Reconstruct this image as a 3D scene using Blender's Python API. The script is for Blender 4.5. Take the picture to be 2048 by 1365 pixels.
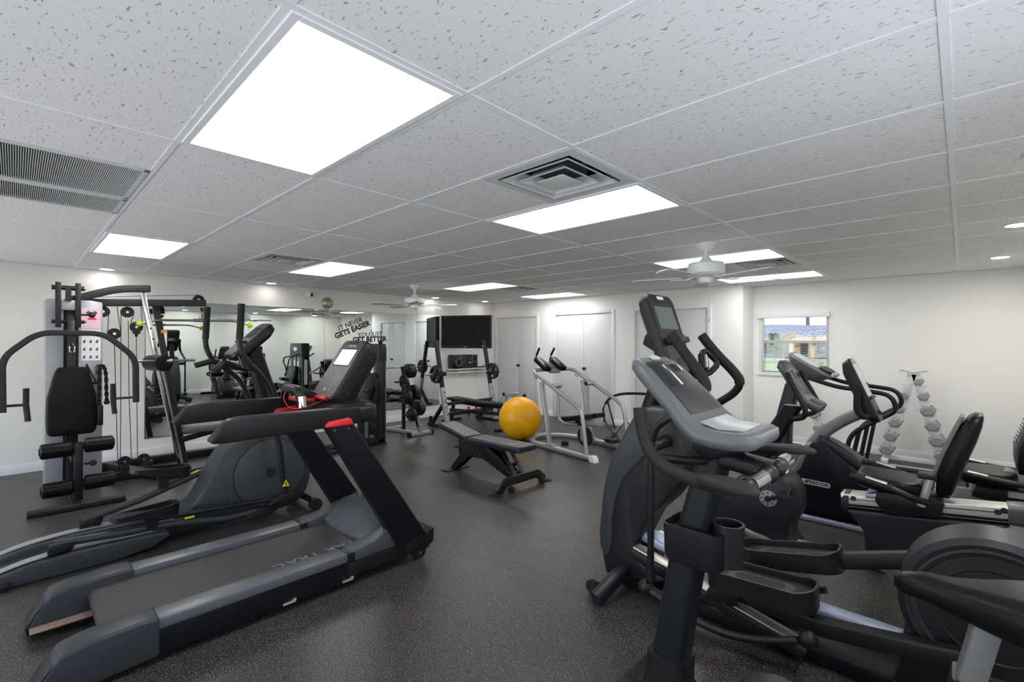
import bpy, bmesh, math, random
from mathutils import Vector, Matrix
random.seed(7)
for o in list(bpy.data.objects): bpy.data.objects.remove(o)
SC = bpy.context.scene
COL = SC.collection

# ---------------------------------------------------------------- camera
CAM_LOC = Vector((1.256, -0.484, 1.48))
yaw, pit, rol = -0.7607, 0.0026, 0.0024
fw = Vector((math.sin(yaw)*math.cos(pit), math.cos(yaw)*math.cos(pit), math.sin(pit)))
rt = Vector((math.cos(yaw), -math.sin(yaw), 0)); up = rt.cross(fw)
r2 = rt*math.cos(rol) + up*math.sin(rol); u2 = -rt*math.sin(rol) + up*math.cos(rol)
cd = bpy.data.cameras.new('camera'); cd.sensor_width = 36; cd.lens = 946.6/2048*36; cd.clip_start = .05
cam = bpy.data.objects.new('camera', cd); COL.objects.link(cam)
cam.matrix_world = Matrix(((r2.x, u2.x, -fw.x, CAM_LOC.x), (r2.y, u2.y, -fw.y, CAM_LOC.y), (r2.z, u2.z, -fw.z, CAM_LOC.z), (0, 0, 0, 1)))
SC.camera = cam

# ---------------------------------------------------------------- world, sun, added fill lights, exposure
wd = bpy.data.worlds.new('sky'); SC.world = wd; wd.use_nodes = True
nt = wd.node_tree; nt.nodes.clear()
sky = nt.nodes.new('ShaderNodeTexSky'); sky.sky_type = 'NISHITA'; sky.sun_disc = False
sky.sun_elevation = math.radians(50); sky.sun_rotation = math.radians(120); sky.air_density = 1.0
bgn = nt.nodes.new('ShaderNodeBackground'); bgn.inputs['Strength'].default_value = 0.22
outn = nt.nodes.new('ShaderNodeOutputWorld')
nt.links.new(sky.outputs[0], bgn.inputs[0]); nt.links.new(bgn.outputs[0], outn.inputs[0])
sl = bpy.data.lights.new('sun', 'SUN'); sl.energy = 2.2; sl.angle = .01; sl.color = (1, .95, .88)
so = bpy.data.objects.new('sun', sl); COL.objects.link(so); so.location = (0, 20, 20)
so.rotation_euler = (math.radians(38), 0, math.radians(25))
# daylight stand-ins: area lights added at the unseen openings to brighten the ceiling
def fill_light(name, loc, rot, sx, sy, watts, col, spr):
    l = bpy.data.lights.new(name, 'AREA'); l.shape = 'RECTANGLE'; l.size = sx; l.size_y = sy; l.energy = watts; l.color = col; l.spread = math.radians(spr)
    o = bpy.data.objects.new(name, l); COL.objects.link(o); o.location = loc; o.rotation_euler = rot; return o
fill_light('fill_added_doors', (-2.3, -2.45, .95), (math.radians(112), 0, 0), 7.4, 1.7, 52, (.93, .96, 1.0), 110)
fill_light('fill_added_window', (1.86, -.25, 1.47), (math.radians(125), 0, math.radians(90)), 3.8, 1.15, 20, (.82, .89, 1.0), 140)
PANEL_E = 8.2      # emission of the fluorescent troffer diffusers
DOWN_E = 28.0       # recessed downlights
vs = SC.view_settings; vs.view_transform = 'Standard'; vs.look = 'None'; vs.exposure = 0.25; vs.gamma = 1.0; vs.use_curve_mapping = False

# ---------------------------------------------------------------- materials
MATS = {}
def mat(name, col, rough=.5, metal=0., nscale=0, namt=.0, bump=0., spec=.5, emit=None, estr=0, alpha=None, trans=0, coat=0):
    m = bpy.data.materials.new(name); m.use_nodes = True; n = m.node_tree; b = n.nodes['Principled BSDF']
    c = (*col, 1); b.inputs['Base Color'].default_value = c
    b.inputs['Roughness'].default_value = rough; b.inputs['Metallic'].default_value = metal
    b.inputs['Specular IOR Level'].default_value = spec
    if coat: b.inputs['Coat Weight'].default_value = coat; b.inputs['Coat Roughness'].default_value = .1
    if trans: b.inputs['Transmission Weight'].default_value = trans
    if emit: b.inputs['Emission Color'].default_value = (*emit, 1); b.inputs['Emission Strength'].default_value = estr
    tc = n.nodes.new('ShaderNodeTexCoord'); nz = n.nodes.new('ShaderNodeTexNoise')
    nz.inputs['Scale'].default_value = nscale or 60; nz.inputs['Detail'].default_value = 4
    n.links.new(tc.outputs['Object'], nz.inputs['Vector'])
    mr = n.nodes.new('ShaderNodeMapRange'); a = namt or .08
    mr.inputs['To Min'].default_value = max(0, rough-a*.6); mr.inputs['To Max'].default_value = min(1, rough+a*.6)
    n.links.new(nz.outputs['Fac'], mr.inputs['Value']); n.links.new(mr.outputs[0], b.inputs['Roughness'])
    if namt:
        mx = n.nodes.new('ShaderNodeMix'); mx.data_type = 'RGBA'
        mx.inputs['A'].default_value = (*[v*(1-namt) for v in col], 1); mx.inputs['B'].default_value = (*[min(1, v*(1+namt)) for v in col], 1)
        n.links.new(nz.outputs['Fac'], mx.inputs['Factor']); n.links.new(mx.outputs['Result'], b.inputs['Base Color'])
    if bump:
        bp = n.nodes.new('ShaderNodeBump'); bp.inputs['Strength'].default_value = bump; bp.inputs['Distance'].default_value = .002
        n.links.new(nz.outputs['Fac'], bp.inputs['Height']); n.links.new(bp.outputs[0], b.inputs['Normal'])
    MATS[name] = m; return m
mat('wall', (.85, .845, .815), .75, nscale=140, namt=.02, bump=.12)
mat('white_paint', (.78, .785, .80), .45, nscale=30, namt=.015)
mat('door_paint', (.69, .695, .71), .4, nscale=8, namt=.015)
mat('grid_metal', (.80, .81, .82), .45, nscale=20, namt=.02)
mat('charcoal', (.014, .016, .0195), .42, nscale=220, namt=.12, bump=.08, spec=.3)
mat('slate', (.030, .034, .040), .40, nscale=240, namt=.10, bump=.06, spec=.3)
mat('slate_light', (.052, .058, .066), .38, nscale=240, namt=.08, bump=.05)
mat('flywheel_grey', (.048, .054, .060), .45, nscale=240, namt=.06, bump=.05, spec=.35)
mat('rail_grey', (.085, .093, .105), .35, nscale=240, namt=.06, bump=.05)
mat('black', (.008, .008, .0095), .42, nscale=160, namt=.1, spec=.3)
mat('navy_black', (.006, .007, .010), .38, nscale=160, namt=.1, spec=.16)
mat('mast_dark', (.008, .0095, .0125), .42, nscale=200, namt=.1, bump=.05, spec=.2)
mat('gunmetal', (.026, .025, .028), .42, .35, nscale=120, namt=.1, spec=.3)
mat('rubber', (.016, .015, .015), .62, nscale=200, namt=.15, bump=.1, spec=.22)
mat('vinyl', (.005, .005, .006), .36, nscale=260, namt=.1, bump=.15, spec=.16)
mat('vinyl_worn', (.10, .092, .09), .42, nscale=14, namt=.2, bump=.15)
mat('belt_rubber', (.045, .042, .043), .55, nscale=10, namt=.15, bump=.1, spec=.3)
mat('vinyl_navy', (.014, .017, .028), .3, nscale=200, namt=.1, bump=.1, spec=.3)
mat('silver', (.40, .41, .42), .42, .55, nscale=90, namt=.05)
mat('silver_paint', (.30, .31, .325), .45, .3, nscale=120, namt=.05)
mat('shroud_grey', (.34, .36, .39), .42, .25, nscale=160, namt=.05)
mat('stack_grey', (.16, .20, .20), .4, .15, nscale=100, namt=.06)
mat('chrome', (.55, .54, .53), .12, 1., nscale=40, namt=.04)
mat('steel', (.45, .44, .42), .25, 1., nscale=60, namt=.06)
mat('rail_steel', (.55, .51, .42), .34, .9, nscale=12, namt=.03)
mat('aluminium', (.56, .55, .51), .35, .6, nscale=40, namt=.05)
mat('blue_grey', (.30, .34, .46), .35, .35, nscale=60, namt=.05)
mat('red', (.52, .012, .02), .4, nscale=80, namt=.05)
mat('red_iron', (.40, .012, .025), .35, nscale=60, namt=.1)
mat('yellow_mark', (.75, .62, .01), .5)
mat('ball_yellow', (.93, .44, .004), .36, nscale=5, namt=.03, spec=.4)
mat('ball_groove', (.36, .13, .004), .5)
mat('tennis', (.42, .72, .03), .8, nscale=300, namt=.2, bump=.3)
mat('iron', (.014, .014, .015), .38, .2, nscale=120, namt=.15, bump=.15)
mat('dumbbell_grey', (.28, .285, .295), .5, .2, nscale=60, namt=.08)
mat('rack_white', (.72, .72, .73), .4, nscale=40, namt=.03)
mat('fan_white', (.80, .85, .85), .35, nscale=20, namt=.02)
mat('fan_blade', (.74, .77, .77), .5, nscale=40, namt=.06)
mat('vent_metal', (.60, .61, .61), .5, nscale=20, namt=.03)
mat('vent_dark', (.045, .05, .05), .6, .2)
mat('duct_metal', (.34, .35, .34), .45, .3, nscale=20, namt=.2)
mat('tv_black', (.008, .008, .010), .4, nscale=60, namt=.03, spec=.2)
mat('tv_screen', (.011, .012, .014), .5, nscale=10, namt=.02, spec=.12)
mat('screen_dark', (.012, .014, .016), .12, nscale=10, namt=.02)
mat('screen_glare', (.13, .16, .17), .25, nscale=6, namt=.12)
mat('screen_lit', (.7, .7, .72), .3, emit=(.80, .80, .84), estr=.85)
mat('screen_grey', (.50, .56, .56), .2, nscale=6, namt=.06)
mat('panel_print', (.022, .023, .027), .38, nscale=40, namt=.06, spec=.35)
mat('console_grey', (.085, .093, .098), .40, nscale=240, namt=.06, bump=.04)
mat('lip_grey', (.28, .29, .31), .30, nscale=60, namt=.06)
mat('neck_grey', (.16, .165, .175), .42, .3, nscale=120, namt=.05)
mat('post_grey', (.17, .17, .175), .42, .3, nscale=120, namt=.05)
mat('console_soft', (.055, .060, .064), .40, nscale=240, namt=.06, bump=.04)
mat('t_console', (.16, .165, .175), .4, nscale=200, namt=.05)
mat('print_light', (.42, .43, .46), .5)
mat('print_dim', (.20, .20, .21), .6)
mat('paper', (.72, .73, .74), .7, nscale=40, namt=.02)
mat('paper_pink', (.74, .47, .52), .7, nscale=40, namt=.02)
mat('ink_blue', (.03, .04, .20), .6)
mat('ink_red', (.55, .04, .05), .6)
mat('ink_black', (.008, .008, .008), .6)
mat('sign_brown', (.30, .10, .06), .5)
mat('orange_label', (.65, .25, .03), .5)
mat('badge', (.62, .63, .60), .35, .4, nscale=30, namt=.04)
mat('gold_siren', (.46, .43, .30), .3, .5, nscale=12, namt=.12)
mat('purple', (.10, .03, .16), .6)
mat('mesh_wire', (.03, .03, .03), .5)
mat('stereo_gloss', (.006, .006, .007), .08, nscale=10, namt=.02)
mat('red_wire', (.60, .02, .02), .5)
mat('green_btn', (.25, .55, .25), .5)
mat('roof_shingle', (.24, .27, .40), .85, nscale=18, namt=.35)
mat('fascia', (.80, .50, .34), .7, nscale=6, namt=.05)
mat('ext_wall', (.55, .66, .90), .8, nscale=6, namt=.05)
mat('ext_wood', (.55, .33, .14), .7, nscale=6, namt=.2)
mat('grass', (.36, .46, .16), .9, nscale=30, namt=.25)
mat('leaf', (.17, .32, .08), .7, nscale=14, namt=.35)
mat('leaf_pale', (.30, .42, .30), .7, nscale=14, namt=.3)
mat('concrete', (.62, .58, .54), .85, nscale=12, namt=.06)
mat('pole_dark', (.10, .11, .22), .6)
mat('blind_white', (.80, .81, .84), .5, nscale=20, namt=.02)
m = mat('mirror', (.80, .86, .84), .0, 1.); m.node_tree.nodes['Principled BSDF'].inputs['Roughness'].default_value = 0
for l in list(m.node_tree.links):
    if l.to_socket.name == 'Roughness': m.node_tree.links.remove(l)
m = mat('panel_glow', (.9, .9, .92), .5, emit=(1.0, .99, .985), estr=PANEL_E)
m = mat('down_glow', (.9, .9, .88), .5, emit=(1.0, .94, .86), estr=DOWN_E)
m = mat('down_glow_wide', (.9, .9, .88), .5, emit=(1.0, .97, .92), estr=DOWN_E*9.5)
# window glass: thin clear pane
m = mat('glass', (1, 1, 1), .02); n = m.node_tree; b = n.nodes['Principled BSDF']; o_ = n.nodes['Material Output']
tr = n.nodes.new('ShaderNodeBsdfTransparent'); gl = n.nodes.new('ShaderNodeBsdfGlossy'); gl.inputs['Roughness'].default_value = .02
ms = n.nodes.new('ShaderNodeMixShader'); ms.inputs[0].default_value = .06
n.links.new(tr.outputs[0], ms.inputs[1]); n.links.new(gl.outputs[0], ms.inputs[2]); n.links.new(ms.outputs[0], o_.inputs['Surface'])

def node_mat(name):
    m = bpy.data.materials.new(name); m.use_nodes = True; MATS[name] = m
    return m, m.node_tree, m.node_tree.nodes['Principled BSDF']
def mixrgb(n, fac, a, b):
    x = n.nodes.new('ShaderNodeMix'); x.data_type = 'RGBA'
    for s, v in (('A', a), ('B', b)):
        if isinstance(v, tuple): x.inputs[s].default_value = (*v, 1)
        else: n.links.new(v, x.inputs[s])
    n.links.new(fac, x.inputs['Factor']); return x.outputs['Result']
def ramp(n, src, p0, p1, inv=False):
    r = n.nodes.new('ShaderNodeMapRange'); r.inputs['From Min'].default_value = p0; r.inputs['From Max'].default_value = p1
    if inv: r.inputs['To Min'].default_value = 1; r.inputs['To Max'].default_value = 0
    n.links.new(src, r.inputs['Value']); return r.outputs[0]
def noise(n, vec, sc, det=2, rough=.5):
    z = n.nodes.new('ShaderNodeTexNoise'); z.inputs['Scale'].default_value = sc; z.inputs['Detail'].default_value = det; z.inputs['Roughness'].default_value = rough
    n.links.new(vec, z.inputs['Vector']); return z.outputs['Fac']
def mapping(n, vec, sc, rot=(0, 0, 0)):
    z = n.nodes.new('ShaderNodeMapping'); z.inputs['Scale'].default_value = sc; z.inputs['Rotation'].default_value = rot
    n.links.new(vec, z.inputs['Vector']); return z.outputs[0]
# speckled rubber floor
m, n, b = node_mat('rubber_floor')
tc = n.nodes.new('ShaderNodeTexCoord').outputs['Object']
base = mixrgb(n, noise(n, tc, 1.3, 5, .6), (.015, .0145, .015), (.025, .0242, .0248))
f1 = ramp(n, noise(n, tc, 215, 1), .615, .655); f2 = ramp(n, noise(n, mapping(n, tc, (1, 1, 1), (0, 0, 1)), 165, 1), .655, .69)
c1 = mixrgb(n, f1, base, (.20, .175, .14)); c2 = mixrgb(n, f2, c1, (.33, .305, .27))
n.links.new(c2, b.inputs['Base Color']); b.inputs['Specular IOR Level'].default_value = .5
rr = n.nodes.new('ShaderNodeMapRange'); rr.inputs['To Min'].default_value = .30; rr.inputs['To Max'].default_value = .46
n.links.new(noise(n, tc, 3.5, 5, .7), rr.inputs['Value']); n.links.new(rr.outputs[0], b.inputs['Roughness'])
bp = n.nodes.new('ShaderNodeBump'); bp.inputs['Strength'].default_value = .35; bp.inputs['Distance'].default_value = .002
n.links.new(noise(n, tc, 160, 3), bp.inputs['Height']); n.links.new(bp.outputs[0], b.inputs['Normal'])
# fissured mineral-fibre ceiling tile
m, n, b = node_mat('ceiling_tile')
tcn = n.nodes.new('ShaderNodeTexCoord'); oi = n.nodes.new('ShaderNodeObjectInfo')
ad = n.nodes.new('ShaderNodeVectorMath'); ad.operation = 'MULTIPLY_ADD'; ad.inputs[1].default_value = (1, 1, 0)
cmb = n.nodes.new('ShaderNodeCombineXYZ'); mul = n.nodes.new('ShaderNodeMath'); mul.operation = 'MULTIPLY'; mul.inputs[1].default_value = 37
n.links.new(oi.outputs['Random'], mul.inputs[0]); n.links.new(mul.outputs[0], cmb.inputs[0]); n.links.new(mul.outputs[0], cmb.inputs[1])
n.links.new(tcn.outputs['Object'], ad.inputs[0]); n.links.new(cmb.outputs[0], ad.inputs[2]); v = ad.outputs[0]
wv = n.nodes.new('ShaderNodeTexNoise'); wv.inputs['Scale'].default_value = 26; n.links.new(v, wv.inputs['Vector'])
sc_ = n.nodes.new('ShaderNodeVectorMath'); sc_.operation = 'MULTIPLY_ADD'; sc_.inputs[1].default_value = (.03, .03, 0)
n.links.new(wv.outputs['Color'], sc_.inputs[0]); n.links.new(v, sc_.inputs[2]); v2 = sc_.outputs[0]
worm = noise(n, mapping(n, v2, (30, 95, 1)), 1.0, 1); dots = noise(n, v, 85, 1)
w = ramp(n, worm, .66, .70); d = ramp(n, dots, .705, .735)
base = mixrgb(n, noise(n, v, 300, 2), (.74, .735, .73), (.84, .835, .83))
c1 = mixrgb(n, w, base, (.40, .39, .375)); c2 = mixrgb(n, d, c1, (.36, .35, .335))
n.links.new(c2, b.inputs['Base Color']); b.inputs['Roughness'].default_value = .9; b.inputs['Specular IOR Level'].default_value = .15
# roof shingles
m, n, b = node_mat('shingles')
tc = n.nodes.new('ShaderNodeTexCoord').outputs['Object']; ck = n.nodes.new('ShaderNodeTexBrick'); ck.inputs['Scale'].default_value = 1.0
ck.inputs['Color1'].default_value = (.34, .37, .47, 1); ck.inputs['Color2'].default_value = (.46, .49, .58, 1); ck.inputs['Mortar'].default_value = (.12, .13, .20, 1)
ck.inputs['Mortar Size'].default_value = .06; ck.inputs['Brick Width'].default_value = 1.1; ck.inputs['Row Height'].default_value = .62
n.links.new(tc, ck.inputs['Vector']); n.links.new(ck.outputs['Color'], b.inputs['Base Color']); b.inputs['Roughness'].default_value = .9
# perforated step strip
m, n, b = node_mat('perforated')
tc = n.nodes.new('ShaderNodeTexCoord').outputs['Object']; ck = n.nodes.new('ShaderNodeTexBrick'); ck.inputs['Scale'].default_value = 60
ck.inputs['Color1'].default_value = (.42, .28, .22, 1); ck.inputs['Color2'].default_value = (.5, .36, .28, 1); ck.inputs['Mortar'].default_value = (.02, .015, .015, 1)
ck.inputs['Mortar Size'].default_value = .06; ck.inputs['Brick Width'].default_value = .6; ck.inputs['Row Height'].default_value = .6
n.links.new(tc, ck.inputs['Vector']); n.links.new(ck.outputs['Color'], b.inputs['Base Color']); b.inputs['Roughness'].default_value = .4
# prismatic lens pattern kept on glow panel through a faint bump

# ---------------------------------------------------------------- mesh tools
def V(*a): return Vector(a)
def cat(pts, k=6, closed=False):
    P = [Vector(p) for p in pts]; n = len(P); out = []
    for i in range(n if closed else n-1):
        if closed: a, b_, c, d = P[i-1], P[i], P[(i+1) % n], P[(i+2) % n]
        else: a, b_, c, d = P[max(i-1, 0)], P[i], P[i+1], P[min(i+2, n-1)]
        for j in range(k):
            t = j/k
            out.append(.5*((2*b_)+(c-a)*t+(2*a-5*b_+4*c-d)*t*t+(-a+3*b_-3*c+d)*t**3))
    if not closed: out.append(P[-1])
    return out
def fillet(pts, r, k=5):
    P = [Vector(p) for p in pts]; out = [P[0]]
    for i in range(1, len(P)-1):
        a, b_, c = P[i-1], P[i], P[i+1]; u = (a-b_); w = (c-b_); rr = min(r, u.length*.49, w.length*.49)
        p0 = b_+u.normalized()*rr; p1 = b_+w.normalized()*rr
        for j in range(k+1):
            t = j/k; out.append(p0*(1-t)**2+b_*2*t*(1-t)+p1*t*t)
    out.append(P[-1]); return out
def rsec(w, h, r=.0, k=3):
    if r <= 0: return [(-w/2, -h/2), (w/2, -h/2), (w/2, h/2), (-w/2, h/2)]
    r = min(r, w/2*.999, h/2*.999); out = []
    for cx, cy, a0 in ((w/2-r, h/2-r, 0), (-w/2+r, h/2-r, 90), (-w/2+r, -h/2+r, 180), (w/2-r, -h/2+r, 270)):
        for j in range(k+1):
            a = math.radians(a0+90*j/k); out.append((cx+r*math.cos(a), cy+r*math.sin(a)))
    return out
def csec(r, n=12): return [(r*math.cos(2*math.pi*i/n), r*math.sin(2*math.pi*i/n)) for i in range(n)]
class MB:
    def __init__(s): s.v = []; s.f = []
    def add(s, vs, fs):
        o = len(s.v); s.v += [Vector(v) for v in vs]; s.f += [tuple(i+o for i in f) for f in fs]; return s
    def box(s, c, d, R=None):
        vs = [Vector((x*d[0]/2, y*d[1]/2, z*d[2]/2)) for x in (-1, 1) for y in (-1, 1) for z in (-1, 1)]
        if R is not None: vs = [R @ v for v in vs]
        c = Vector(c)
        return s.add([v+c for v in vs], [(0, 1, 3, 2), (4, 6, 7, 5), (0, 4, 5, 1), (2, 3, 7, 6), (0, 2, 6, 4), (1, 5, 7, 3)])
    def bx(s, x0, x1, y0, y1, z0, z1): return s.box(((x0+x1)/2, (y0+y1)/2, (z0+z1)/2), (abs(x1-x0), abs(y1-y0), abs(z1-z0)))
    def prism(s, prof, d0, d1, ax='y'):
        n = len(prof)
        def mk(a, b_, d): return {'y': (a, d, b_), 'x': (d, a, b_), 'z': (a, b_, d)}[ax]
        vs = [mk(a, b_, d0) for a, b_ in prof]+[mk(a, b_, d1) for a, b_ in prof]
        return s.add(vs, [tuple(range(n)), tuple(range(2*n-1, n-1, -1))]+[(i, (i+1) % n, n+(i+1) % n, n+i) for i in range(n)])
    def loft(s, secs, cap=True, closed=False):
        n = len(secs[0]); vs = [p for q in secs for p in q]; fs = []; m_ = len(secs)
        for k in range(m_ if closed else m_-1):
            for i in range(n): fs.append((k*n+i, k*n+(i+1) % n, ((k+1) % m_)*n+(i+1) % n, ((k+1) % m_)*n+i))
        if cap and not closed: fs += [tuple(range(n-1, -1, -1)), tuple(range((m_-1)*n, m_*n))]
        return s.add(vs, fs)
    def sweep(s, path, sec, uph=None, closed=False, scales=None, cap=True):
        P = [Vector(p) for p in path]; n = len(P); secs = []; prev = None
        for i in range(n):
            if closed: t = P[(i+1) % n]-P[i-1]
            else: t = P[min(i+1, n-1)]-P[max(i-1, 0)]
            t.normalize()
            if uph is not None:
                sd = t.cross(Vector(uph)); sd = sd.normalized() if sd.length > 1e-5 else (prev or Vector((1, 0, 0)))
            elif prev is None:
                h = Vector((0, 0, 1)) if abs(t.z) < .9 else Vector((1, 0, 0)); sd = t.cross(h).normalized()
            else: sd = (prev-t*prev.dot(t)).normalized()
            prev = sd; nn = sd.cross(t).normalized(); k = scales[i] if scales else 1
            k = k if isinstance(k, tuple) else (k, k)
            secs.append([P[i]+sd*a*k[0]+nn*b_*k[1] for a, b_ in sec])
        return s.loft(secs, cap, closed)
    def tube(s, path, r, n=12, closed=False): return s.sweep(path, csec(r, n), closed=closed)
    def cyl(s, a, b_, r, n=16, r1=None):
        return s.sweep([a, b_], csec(r, n), scales=[1, (r1 if r1 is not None else r)/r])
    def lathe(s, prof, o=(0, 0, 0), ax=(0, 0, 1), n=24):
        ax = Vector(ax).normalized(); h = Vector((1, 0, 0)) if abs(ax.x) < .9 else Vector((0, 1, 0)); a = ax.cross(h).normalized(); b_ = ax.cross(a); o = Vector(o)
        secs = [[o+ax*t+(a*math.cos(2*math.pi*i/n)+b_*math.sin(2*math.pi*i/n))*max(r, 1e-4) for i in range(n)] for t, r in prof]
        return s.loft(secs)
    def ball(s, c, r, n=16, sc=(1, 1, 1)):
        c = Vector(c); k = n//2
        secs = [[c+Vector((math.sin(math.pi*(j+.02)/(k+.04))*math.cos(2*math.pi*i/n)*r*sc[0], math.sin(math.pi*(j+.02)/(k+.04))*math.sin(2*math.pi*i/n)*r*sc[1], math.cos(math.pi*(j+.02)/(k+.04))*r*sc[2])) for i in range(n)] for j in range(k+1)]
        return s.loft(secs)
    def disc(s, c, ax, r, th=.002, n=14): c = Vector(c); a = Vector(ax).normalized(); return s.cyl(c-a*th/2, c+a*th/2, r, n)
    def xf(s, M): s.v = [M @ v for v in s.v]; return s
    def build(s, name, m, par=None, bev=0, seg=2, ang=32, world=False):
        me = bpy.data.meshes.new(name); vs = s.v
        if world and par is not None: vs = [v-par.location for v in vs]
        bm = bmesh.new(); bv = [bm.verts.new(v) for v in vs]
        for f in s.f:
            try: bm.faces.new([bv[i] for i in f])
            except ValueError: pass
        bmesh.ops.recalc_face_normals(bm, faces=bm.faces)
        if bev:
            es = [e for e in bm.edges if len(e.link_faces) == 2 and e.calc_face_angle(0) > math.radians(28)]
            if es: bmesh.ops.bevel(bm, geom=es, offset=bev, segments=seg, affect='EDGES', profile=.5, clamp_overlap=True)
        bm.to_mesh(me); bm.free()
        me.polygons.foreach_set('use_smooth', [True]*len(me.polygons))
        me.set_sharp_from_angle(angle=math.radians(ang))
        me.materials.append(MATS[m] if isinstance(m, str) else m)
        o = bpy.data.objects.new(name, me); COL.objects.link(o)
        if par is not None: o.parent = par
        return o
def tag(o, label=None, cat_=None, group=None, kind=None):
    if label: o['label'] = label
    if cat_: o['category'] = cat_
    if group: o['group'] = group
    if kind: o['kind'] = kind
    return o
def thing(name, label, cat_, loc=(0, 0, 0), rz=0, group=None):
    o = bpy.data.objects.new(name, None); COL.objects.link(o); o.empty_display_size = .1
    o.location = loc; o.rotation_euler = (0, 0, math.radians(rz)); return tag(o, label, cat_, group)
def struct(name, mb, m, par=None, **k):
    o = mb.build(name, m, par, **k)
    if par is None: o['kind'] = 'structure'
    return o
def child_copy(o, par, loc=None):
    c = o.copy(); COL.objects.link(c); c.parent = par
    if loc is not None: c.location = loc
    return c
def dup(root, loc, rz=None, label=None):
    r = root.copy(); COL.objects.link(r); r.location = loc
    if rz is not None: r.rotation_euler = (0, 0, math.radians(rz))
    if label: r['label'] = label
    for ch in root.children:
        c = child_copy(ch, r)
        for g in ch.children: child_copy(g, c)
    return r
def text(name, body, size, m, par, loc, xdir, ydir, depth=.0015, bold=0., align='CENTER', world=False, space=1.0, sx=1.0):
    cu = bpy.data.curves.new(name, 'FONT'); cu.body = body; cu.size = size; cu.extrude = depth; cu.offset = bold; cu.align_x = align; cu.align_y = 'CENTER'; cu.space_character = space; cu.resolution_u = 2
    t = bpy.data.objects.new(name+'_src', cu); COL.objects.link(t); bpy.context.view_layer.update()
    me = bpy.data.meshes.new_from_object(t.evaluated_get(bpy.context.evaluated_depsgraph_get())); bpy.data.objects.remove(t)
    x = Vector(xdir).normalized(); y = Vector(ydir).normalized(); z = x.cross(y); loc = Vector(loc)
    if world and par is not None: loc = loc-par.location
    M = Matrix(((x.x*sx, y.x, z.x, loc.x), (x.y*sx, y.y, z.y, loc.y), (x.z*sx, y.z, z.z, loc.z), (0, 0, 0, 1)))
    me.transform(M); me.materials.clear(); me.materials.append(MATS[m]); me.name = name
    o = bpy.data.objects.new(name, me); COL.objects.link(o)
    if par is not None: o.parent = par
    return o
def flip(mb):   # mirrored copy across local y
    q = MB(); q.v = [Vector((v.x, -v.y, v.z)) for v in mb.v]; q.f = [tuple(reversed(f)) for f in mb.f]; return q
def rotY(a): return Matrix.Rotation(math.radians(a), 3, 'Y')
def rotX(a): return Matrix.Rotation(math.radians(a), 3, 'X')
def rotZ(a): return Matrix.Rotation(math.radians(a), 3, 'Z')
# ================================================================ ROOM
XL, XR, YB, YD, YW, H = -6.38, 1.9, -2.6, 6.95, 7.45, 2.347
XB = -1.10            # the doors stand in a wall that steps forward up to this x
struct('floor', MB().bx(XL-.1, XR+.1, YB-.1, YW+.1, -.08, 0), 'rubber_floor')
struct('wall_left', MB().bx(XL-.12, XL, YB-.12, YW+.12, 0, H+.25), 'wall')
gx0, gx1, gz1 = -6.05, 1.45, 2.15
struct('wall_back', MB().bx(XL, gx0, YB-.12, YB, 0, H+.25).bx(gx1, XR, YB-.12, YB, 0, H+.25).bx(gx0, gx1, YB-.12, YB, gz1, H+.25), 'wall')
gd = struct('door_4', MB().bx(gx0, gx1, YB-.10, YB-.02, gz1-.06, gz1).bx(gx0, gx1, YB-.10, YB-.02, 0, .04), 'white_paint')  # unseen glazed doors, added behind the camera to light the ceiling
for k in range(6):
    xa = gx0+(gx1-gx0)*k/6; xb = gx0+(gx1-gx0)*(k+1)/6
    MB().bx(xa, xa+.05, YB-.09, YB-.03, .04, gz1-.06).bx(xb-.05, xb, YB-.09, YB-.03, .04, gz1-.06).bx(xa, xb, YB-.09, YB-.03, .04, .12).bx(xa, xb, YB-.09, YB-.03, gz1-.14, gz1-.06).build('sliding_sash', 'white_paint', gd)
    MB().bx(xa+.05, xb-.05, YB-.063, YB-.057, .12, gz1-.14).build('pane', 'glass', gd)
# right wall with an added, unseen window beside the camera to brighten the ceiling
mb = MB(); w0, w1, s0, s1 = -2.2, 1.75, .85, 2.1
mb.bx(XR, XR+.12, YB-.12, w0, 0, H+.25).bx(XR, XR+.12, w1, YW+.12, 0, H+.25).bx(XR, XR+.12, w0, w1, 0, s0).bx(XR, XR+.12, w0, w1, s1, H+.25)
struct('wall_right', mb, 'wall')
win2 = struct('window_added', MB().bx(XR-.01, XR+.07, w0, w0+.05, s0, s1).bx(XR-.01, XR+.07, w1-.05, w1, s0, s1).bx(XR-.01, XR+.07, w0, w1, s0, s0+.05).bx(XR-.01, XR+.07, w0, w1, s1-.05, s1).bx(XR, XR+.06, (w0+w1)/2-.03, (w0+w1)/2+.03, s0, s1), 'white_paint')
for a, b_ in ((w0+.05, (w0+w1)/2-.03), ((w0+w1)/2+.03, w1-.05)):
    MB().bx(XR+.03, XR+.036, a, b_, s0+.05, s1-.05).build('pane', 'glass', win2)
# door wall (three double-door openings)
DOORS = [(-6.335, -5.06, 2.075), (-4.675, -3.27, 2.08), (-2.93, -1.555, 2.085)]
mb = MB(); xs = XL
for a, b_, t in DOORS:
    mb.bx(xs, a+.06, YD, YD+.12, 0, H+.25); mb.bx(a+.06, b_-.06, YD, YD+.12, t-.06, H+.25); xs = b_-.06
mb.bx(xs, XB, YD, YD+.12, 0, H+.25); mb.bx(XB-.12, XB, YD+.12, YW, 0, H+.25)
struct('wall_doors', mb, 'wall')
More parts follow.
